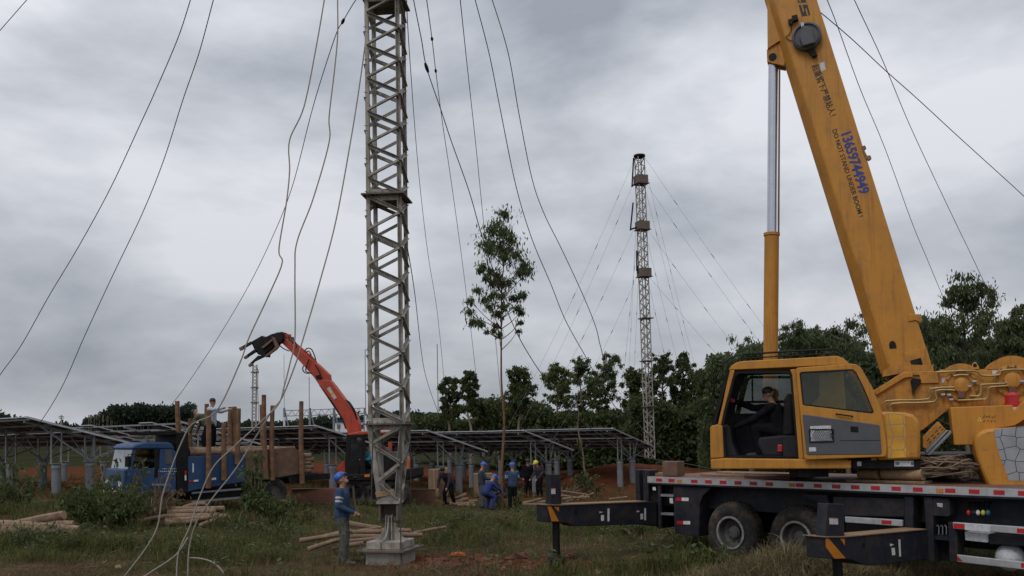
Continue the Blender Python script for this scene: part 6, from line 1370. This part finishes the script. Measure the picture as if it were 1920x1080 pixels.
person('bending worker in a dark cap and purple checked top beside the log heap', ground_at(840, 34.2), face(-.5, -.9), stand(hip=(0, -.1, .86), neck=(0, .22, 1.27), head=(0, .33, 1.36), look=(0, .75, -.6), shoulder_l=(.19, .2, 1.22), shoulder_r=(-.19, .2, 1.22), elbow_l=(.26, .28, .95), elbow_r=(-.26, .3, .95), wrist_l=(.22, .38, .7), wrist_r=(-.22, .4, .72),
    knee_l=(.14, .05, .47), knee_r=(-.14, -.02, .47), ankle_l=(.18, -.05, .09), ankle_r=(-.18, -.15, .09)), dict(top='purple', bottom='dark'), vox=.02, group=GW)
person('worker in a blue hard hat and slate jacket seen from the side among the group', ground_at(903, 34.0), face(.9, .3), stand(elbow_r=(-.2, .12, 1.12), wrist_r=(-.15, .36, 1.1), elbow_l=(.22, .1, 1.12), wrist_l=(.15, .34, 1.08), look=(0, 1, -.3), head=(0, .06, 1.55)), dict(top='jacket2', bottom='greytrs'), hat='hat', vox=.02, group=GW)
sq_ = dict(hip=(0, -.12, .5), neck=(0, .12, .93), head=(0, .2, 1.04), shoulder_l=(.18, .1, .88), shoulder_r=(-.18, .1, .88), elbow_l=(.26, .25, .66), elbow_r=(-.26, .25, .66), wrist_l=(.14, .45, .55), wrist_r=(-.14, .45, .55), knee_l=(.18, .28, .55), knee_r=(-.18, .28, .5), ankle_l=(.15, .02, .09), ankle_r=(-.15, -.02, .09), look=(0, .8, -.5))
person('stooping worker in bright blue overalls and blue hard hat at the tree trunk', ground_at(916, 33.2), face(.75, .5), dict(sq_, hip=(0, -.15, .66), neck=(0, .12, 1.06), head=(0, .22, 1.14), shoulder_l=(.18, .1, 1.0), shoulder_r=(-.18, .1, 1.0), elbow_l=(.24, .25, .8), elbow_r=(-.24, .25, .8), wrist_l=(.14, .45, .68), wrist_r=(-.14, .45, .68), knee_l=(.14, .18, .48), knee_r=(-.14, .1, .45)), dict(top='bluecoat', bottom='bluecoat'), hat='hat', vox=.02, group=GW)
person('crouching worker in a blue hard hat half hidden behind the slender trunk', ground_at(940, 34.6), face(-.6, -.5), sq_, dict(top='jacket2', bottom='greytrs'), hat='hat', vox=.02, group=GW)
person('standing worker in blue hard hat and banded jacket, back turned, right of the trunk', ground_at(961, 33.4), face(-.35, 1), stand(elbow_l=(.26, .05, 1.12), wrist_l=(.2, .25, 1.2), elbow_r=(-.25, .06, 1.12), wrist_r=(-.17, .26, 1.1)), dict(top='jacket', bottom='dark'), hat='hat', vox=.02, bands=True, group=GW)
person('dark clothed worker under the panels left of the pillar', ground_at(990, 40.5), face(.3, -1), stand(wrist_r=(-.18, .3, 1.0), look=(.3, .9, -.3)), dict(top='dark', bottom='dark'), vox=.024, group=GW)
person('worker in a yellow hard hat under the panels beside the pillar', ground_at(1011, 40.0), face(-.6, -.6), stand(hip=(0, -.05, .88), neck=(0, .1, 1.33), head=(0, .17, 1.45), look=(0, .9, -.4), wrist_l=(.2, .35, .8), wrist_r=(-.2, .35, .8)), dict(top='purple', bottom='dark'), hat='hat_y', vox=.024, group=GW)
# two men on the truck load
tp_ = PT.hit(*zB(455, 560), -1.0)
person('man in a pale shirt on the truck load reaching out to a stake', tp_ - UP * .0, face(.95, -.1), stand(elbow_l=(.3, .2, 1.36), wrist_l=(.26, .46, 1.4), elbow_r=(-.26, .18, 1.3), wrist_r=(-.2, .45, 1.36), head=(0, .03, 1.57)), dict(top='shirt', bottom='dark'), vox=.02, group='men on the truck')
tp_ = PT.hit(*zB(405, 560), -.8)
person('man in camouflage jacket bending over on the truck load', tp_, face(-.9, .1), stand(hip=(0, -.12, .88), neck=(0, .22, 1.2), head=(0, .33, 1.24), look=(0, .6, -.8), shoulder_l=(.19, .2, 1.15), shoulder_r=(-.19, .2, 1.15), elbow_l=(.24, .32, .9), elbow_r=(-.24, .32, .9), wrist_l=(.2, .42, .66), wrist_r=(-.2, .42, .66)), dict(top='camo2', bottom='dark'), vox=.02, group='men on the truck')
# excavator driver
dp_ = PE.hit(*zF(505, 640), .45); sit = dict(hip=(0, 0, .12), neck=(0, .02, .63), head=(0, .05, .76), shoulder_l=(.19, .02, .58), shoulder_r=(-.19, .02, .58), elbow_l=(.25, .12, .34), elbow_r=(-.25, .12, .34), wrist_l=(.2, .36, .34), wrist_r=(-.2, .36, .34), knee_l=(.13, .42, .16), knee_r=(-.13, .42, .16), ankle_l=(.13, .48, -.24), ankle_r=(-.13, .48, -.24))
person('excavator driver in a teal shirt seated behind the mast leg', dp_, face(-.8, -.5), sit, dict(top='teal', bottom='dark'), vox=.022, group=None)
# crane operator, seated facing left, both arms stretched to the front
cs = PS.hit(*z6(585, 690), LC - .46)
person('crane operator in black jacket and red gloves seated in the yellow cab', cs - UP * .12, face(-PS.a.x, -PS.a.y), dict(hip=(0, -.02, .14), neck=(0, .10, .62), head=(0, .17, .75), look=(0, .95, -.1), shoulder_l=(.18, .11, .57), shoulder_r=(-.18, .11, .57), elbow_l=(.22, .46, .56), elbow_r=(-.2, .42, .36), wrist_l=(.14, .74, .68), wrist_r=(-.14, .76, .22),
    knee_l=(.14, .42, .26), knee_r=(-.13, .40, .24), ankle_l=(.13, .30, -.20), ankle_r=(-.13, .34, -.20)), dict(top='dark', bottom='dark', hand='redglove', shoe='shoe'), vox=.014, group=None)
# cigarette-thin details are left to the body; the operator's seat is part of the crane

# ------------------------------------------------------------------ shrubs
def shrub(label, px, py, Y, w, h, n, leafm, leaf, seed, twigs=10, group=None, name='shrub', aspect=.4):
    r = np.random.RandomState(seed); b_ = at(px, py, Y); b_.z = gz(b_.x, b_.y); o = empty(name, tuple(b_), label, 'shrub', group); mb = MB(); C = []
    for i in range(twigs):
        a = r.uniform(0, 6.28); q = Vector((math.cos(a) * w * r.uniform(.2, 1), math.sin(a) * w * .6 * r.uniform(.2, 1), h * r.uniform(.45, 1)))
        mb.tube(smooth_path([b_ - UP * .05, b_ + q * .5 + UP * h * .12, b_ + q], 3), [.014, .013, .012, .011, .009, .007, .004], 5); C += [b_ + q * f for f in (.5, .75, 1)]
    mb.build('stems', 'twig', o, smooth=True)
    P = clump_points([tuple(c) for c in C], [w * .28] * len(C), [max(3, n // len(C))] * len(C), r); P[:, 2] = np.maximum(P[:, 2], ground(P[:, 0], P[:, 1]) + .03)
    leaves('foliage', P, leaf, aspect, leafm, 1.0, parent=o, loc=b_, r=r); return o
shrub('large leafy shrub in front of the truck bonnet', 195, 985, 22.8, 1.4, 1.05, 3000, 'weed', .12, 1, 26)
shrub('leafy shrub left of the large shrub by the pillars', 150, 960, 24.0, .8, 1.0, 900, 'weed', .14, 2, 10)
shrub('bare twiggy brush below the truck cab door', 285, 965, 23.9, 1.1, 1.3, 260, 'dry', .10, 3, 40)
shrub('thin leafy sapling spray before the truck windscreen', 232, 930, 24.0, .9, 1.8, 620, 'weed', .13, 4, 13)
shrub('leafy branch hanging on the truck bed side', 480, 940, 25.2, .7, 1.9, 520, 'leaf', .15, 5, 9)
shrub('low bush right of the truck wheels', 505, 960, 25.0, .9, .8, 700, 'weed', .13, 6, 10)
shrub('leafy bush before the leftmost pillars', 25, 960, 26.0, 1.0, 1.5, 600, 'leaf', .15, 7, 14)
shrub('green weed clump at the crane rear wheel', 1352, 1035, 14.6, .3, .62, 220, 'weed', .1, 8, 7)
shrub('small weed in front of the standing workers', 968, 955, 31.0, .3, .9, 120, 'weed', .14, 9, 5)
shrub('leafy growth at the foot of the leaning sapling', 1095, 925, 40.0, .8, 1.2, 400, 'leaf', .18, 10, 9)
shrub('dry twig brush left of the leaning sapling', 1060, 935, 38.0, 1.4, .7, 160, 'dry', .14, 11, 24)
m = MB(); a = at(668, 975, 16.9); 
m.tube(smooth_path([at(662, 912, 17.2), at(664, 940, 17.15), at(668, 958, 17.1), at(677, 975, 17.05)], 4), [.02, .025, .03, .03, .03, .03, .03, .03, .03, .028, .02, .016, .01], 6)
tag(m.build('peeled_bark_strip', 'hay', smooth=True), 'peeled pale bark strip hanging beside the near worker', 'bark strip')

# ------------------------------------------------------------------ grass, weeds, litter
def fnoise(x, y, s, seed):
    r = np.random.RandomState(seed); v = np.zeros_like(x)
    for k in range(5):
        a = r.uniform(0, 6.28); f = s * (1.6 ** k); v += np.sin(f * (x * math.cos(a) + y * math.sin(a)) + r.uniform(0, 6.28) + 1.7 * np.sin(f * .7 * (y * math.cos(a) - x * math.sin(a)))) / (1.25 ** k)
    return v / 2.6
def tuft(nb, h, w, spread, seed, two=True):
    r = np.random.RandomState(seed); vs, fs = [], []
    for i in range(nb):
        a = r.uniform(0, 6.28); d = np.array([math.cos(a), math.sin(a), 0]); p = np.array([-d[1], d[0], 0]) * w / 2; hh = h * r.uniform(.55, 1.1); b0 = d * r.uniform(0, .05); m1 = b0 + d * spread * .35 + np.array([0, 0, hh * .62]); tpp = b0 + d * spread * r.uniform(.7, 1.4) + np.array([0, 0, hh * r.uniform(.7, 1)])
        k = len(vs); vs += [b0 - p, b0 + p, m1 + p * .8, m1 - p * .8, tpp + p * .12, tpp - p * .12]; fs += [(k, k + 1, k + 2, k + 3), (k + 3, k + 2, k + 4, k + 5)] if two else [(k, k + 1, k + 4, k + 5)]
    return np.array(vs), np.array(fs)
def weedt(seed):
    r = np.random.RandomState(seed); vs, fs = [], []
    for i in range(9):
        a = r.uniform(0, 6.28); z = .05 + .3 * i / 9; d = np.array([math.cos(a), math.sin(a), .25]); L = .11 * r.uniform(.7, 1.2); p = np.array([-d[1], d[0], 0]) * .028; b0 = np.array([0, 0, z]); k = len(vs)
        vs += [b0, b0 + d * L * .5 + p, b0 + d * L, b0 + d * L * .5 - p]; fs += [(k, k + 1, k + 2, k + 3)]
    return np.array(vs), np.array(fs)
def field(n, y0, y1, seed):
    """points spread evenly as the camera sees them"""
    r = np.random.RandomState(seed); y = 1 / r.uniform(1 / y1, 1 / y0, n); y = y0 + (y - y0); x = r.uniform(-.64, .64, n) * y; return x, y, r
red_ = lambda x, y: np.exp(-(((x + .9) / 1.5) ** 2 + ((y - 17.0) / .8) ** 2))
def spread(name, label, n, y0, y1, tpl, mt, s0, s1, keep, seed, tilt=.22, cat='grass'):
    x, y, r = field(n, y0, y1, seed); k = keep(x, y, r) & ((fnoise(x, y, 1.25, 23) + .35 * r.normal(0, 1, len(x)) < .62) | (cat == 'litter')); x, y = x[k], y[k]
    for bx0, bx1, by0, by1 in ((-12.7, -10.2, 20.3, 21.9), (-10.1, -7.5, 22.8, 24.2), (-4.5, -1.4, 17.5, 19.0)):
        k = ~((x > bx0) & (x < bx1) & (y > by0) & (y < by1) & (r.uniform(0, 1, len(x)) < .8)); x, y = x[k], y[k]
    Cx, Cy = MXY.x, MXY.y; k = ~((np.abs(x - Cx) < .45) & (np.abs(y - Cy) < .45)); x, y = x[k], y[k]
    pos = np.stack([x, y, ground(x, y) - .01], 1); n = len(x); rot = rot_mats(r.uniform(0, 6.28, n), np.abs(r.normal(0, tilt, n)), r.uniform(0, 6.28, n))
    hs_ = np.clip(.85 + .55 * fnoise(x, y, 1.1, 17), .45, 1.7); v, f = scatter(tpl[0], tpl[1], pos, rot, r.uniform(s0, s1, n) * hs_); o = np_mesh(name, v, f, mt, 'stuff', loc=(0, 20, 0)); tag(o, label, cat)
green_ = lambda x, y: fnoise(x, y, .55, 5) + .95 * sstep(16.0, 19.5, y) - .82
spread('green_grass', 'green grass over the field', 46000, 14.0, 46, tuft(8, .31, .010, .13, 1), 'grass', .5, 1.35, lambda x, y, r: (r.uniform(-.7, .7, len(x)) < green_(x, y)) & (r.uniform(0, 1, len(x)) > 1.4 * red_(x, y)), 31)
spread('broad_weeds', 'low broad-leaved weeds in the grass', 7000, 14.4, 40, weedt(2), 'weed', .5, 1.3, lambda x, y, r: (r.uniform(-.6, .8, len(x)) < green_(x, y) * .9) & (r.uniform(0, 1, len(x)) > 1.5 * red_(x, y)), 32)
spread('dry_grass', 'dry brown grass in the foreground', 42000, 13.8, 34, tuft(7, .17, .009, .16, 3, False), 'dry', .4, 1.15, lambda x, y, r: (r.uniform(-.9, .7, len(x)) > green_(x, y)) & (r.uniform(0, 1, len(x)) > 1.5 * red_(x, y)), 33, .45)
spread('straw_litter', 'straw and bark litter on the soil', 22000, 13.8, 36, (np.array([(-.09, -.006, .02), (.09, -.006, .035), (.09, .006, .035), (-.09, .006, .02)]), np.array([(0, 1, 2, 3)])), 'hay', .4, 1.5, lambda x, y, r: r.uniform(0, 1, len(x)) > .35 + .8 * red_(x, y), 34, .15, cat='litter')
hx = PC.P(-.2, 0, .9)
def hay(x, y, r): return np.exp(-(((x - 3.6) / 2.0) ** 2 + ((y - 14.3) / .7) ** 2)) > r.uniform(0, 1, len(x))
rr_ = np.random.RandomState(35); n = 7000; x = rr_.normal(4.25, .75, n); y = rr_.normal(14.15, .28, n); pos = np.stack([x, y, ground(x, y) + np.abs(rr_.normal(0, 1, n)) * .17 * np.exp(-((x - 4.3) / 1.0) ** 2)], 1)
tv, tf = tuft(5, .26, .009, .2, 8); v, f = scatter(tv, tf, pos, rot_mats(rr_.uniform(0, 6.28, n), np.abs(rr_.normal(0, .9, n)), rr_.uniform(0, 6.28, n)), rr_.uniform(.5, 1.1, n)); tag(np_mesh('cut_hay_heap', v, f, 'hay', 'stuff', loc=(4, 13.8, 0)), 'heap of cut hay before the crane wheels', 'hay')
rr_ = np.random.RandomState(36); m = MB()
for i in range(110):
    yy = 1 / rr_.uniform(1 / 30, 1 / 14.3); xx = rr_.uniform(-.6, .5) * yy; L = rr_.uniform(.15, .7); a = rr_.uniform(0, 6.28); q = Vector((xx, yy, gz(xx, yy) + .03)); e_ = q + Vector((math.cos(a) * L, math.sin(a) * L, rr_.uniform(0, .12))); m.tube([q, q.lerp(e_, .5) + UP * .02, e_], [.008, .007, .004], 4)
tag(m.build('fallen_twigs', 'twig', kind='stuff'), 'fallen twigs scattered in the grass', 'twigs')

WL = ['leftmost weed clump below the left log pile', 'weed clump between the left log pile and the ropes', 'weed clump right of the ropes and front log pile', 'weed clump left of the poles by the near worker', 'grassy clump above and left of the poles by the worker', 'grassy clump just right of the mast footing', 'weed clump above the orange scrap', 'grassy clump below the standing workers', 'weed clump left of the outrigger foot', 'weed clump under the outrigger beam', 'small grassy clump left of the crane wheels', 'low grassy clump beside the rope tails']
# clumps of taller weeds give the field its uneven, scrubby look
for ci, (px, py, w_, h_, n_, lm_) in enumerate(((60, 1030, .8, .5, 420, 'weed'), (140, 1020, .7, .45, 380, 'weed'), (440, 1000, .9, .55, 480, 'weed'), (520, 1010, .8, .5, 420, 'weed'), (560, 985, .7, .5, 360, 'grass'), (830, 1000, .8, .5, 420, 'grass'), (880, 985, .8, .5, 420, 'weed'), (960, 990, .9, .5, 420, 'grass'), (1000, 975, .7, .45, 300, 'weed'), (1190, 1010, .7, .45, 360, 'weed'), (1270, 1015, .5, .4, 260, 'grass'), (380, 1035, .7, .4, 320, 'grass'))):
    p_ = on_ground(px, py); shrub(WL[ci], px, py, p_.y, w_, h_, n_, lm_, .11, 200 + ci, 9, 'weed clumps in the field', 'weed_clump', .25)

rr_ = np.random.RandomState(91); m = MB()
for i in range(170):
    x_, y_ = rr_.normal(-.75, .8), rr_.normal(16.75, .55)
    if abs(x_ - MXY.x) < .6 and abs(y_ - MXY.y) < .6: continue
    q_ = abs(rr_.normal(.035, .03)) + .012; k0 = len(m.v); m.ball(Vector((x_, y_, gz(x_, y_) + q_ * .3)), q_, 6, 4, (1.2, 1, .7))
    for v_ in m.v[k0:]: v_ += Vector(tuple(rr_.uniform(-.25, .25, 3) * q_))
tag(m.build('soil_clods', 'soilred', kind='stuff'), 'red soil clods beside the mast footing', 'soil')
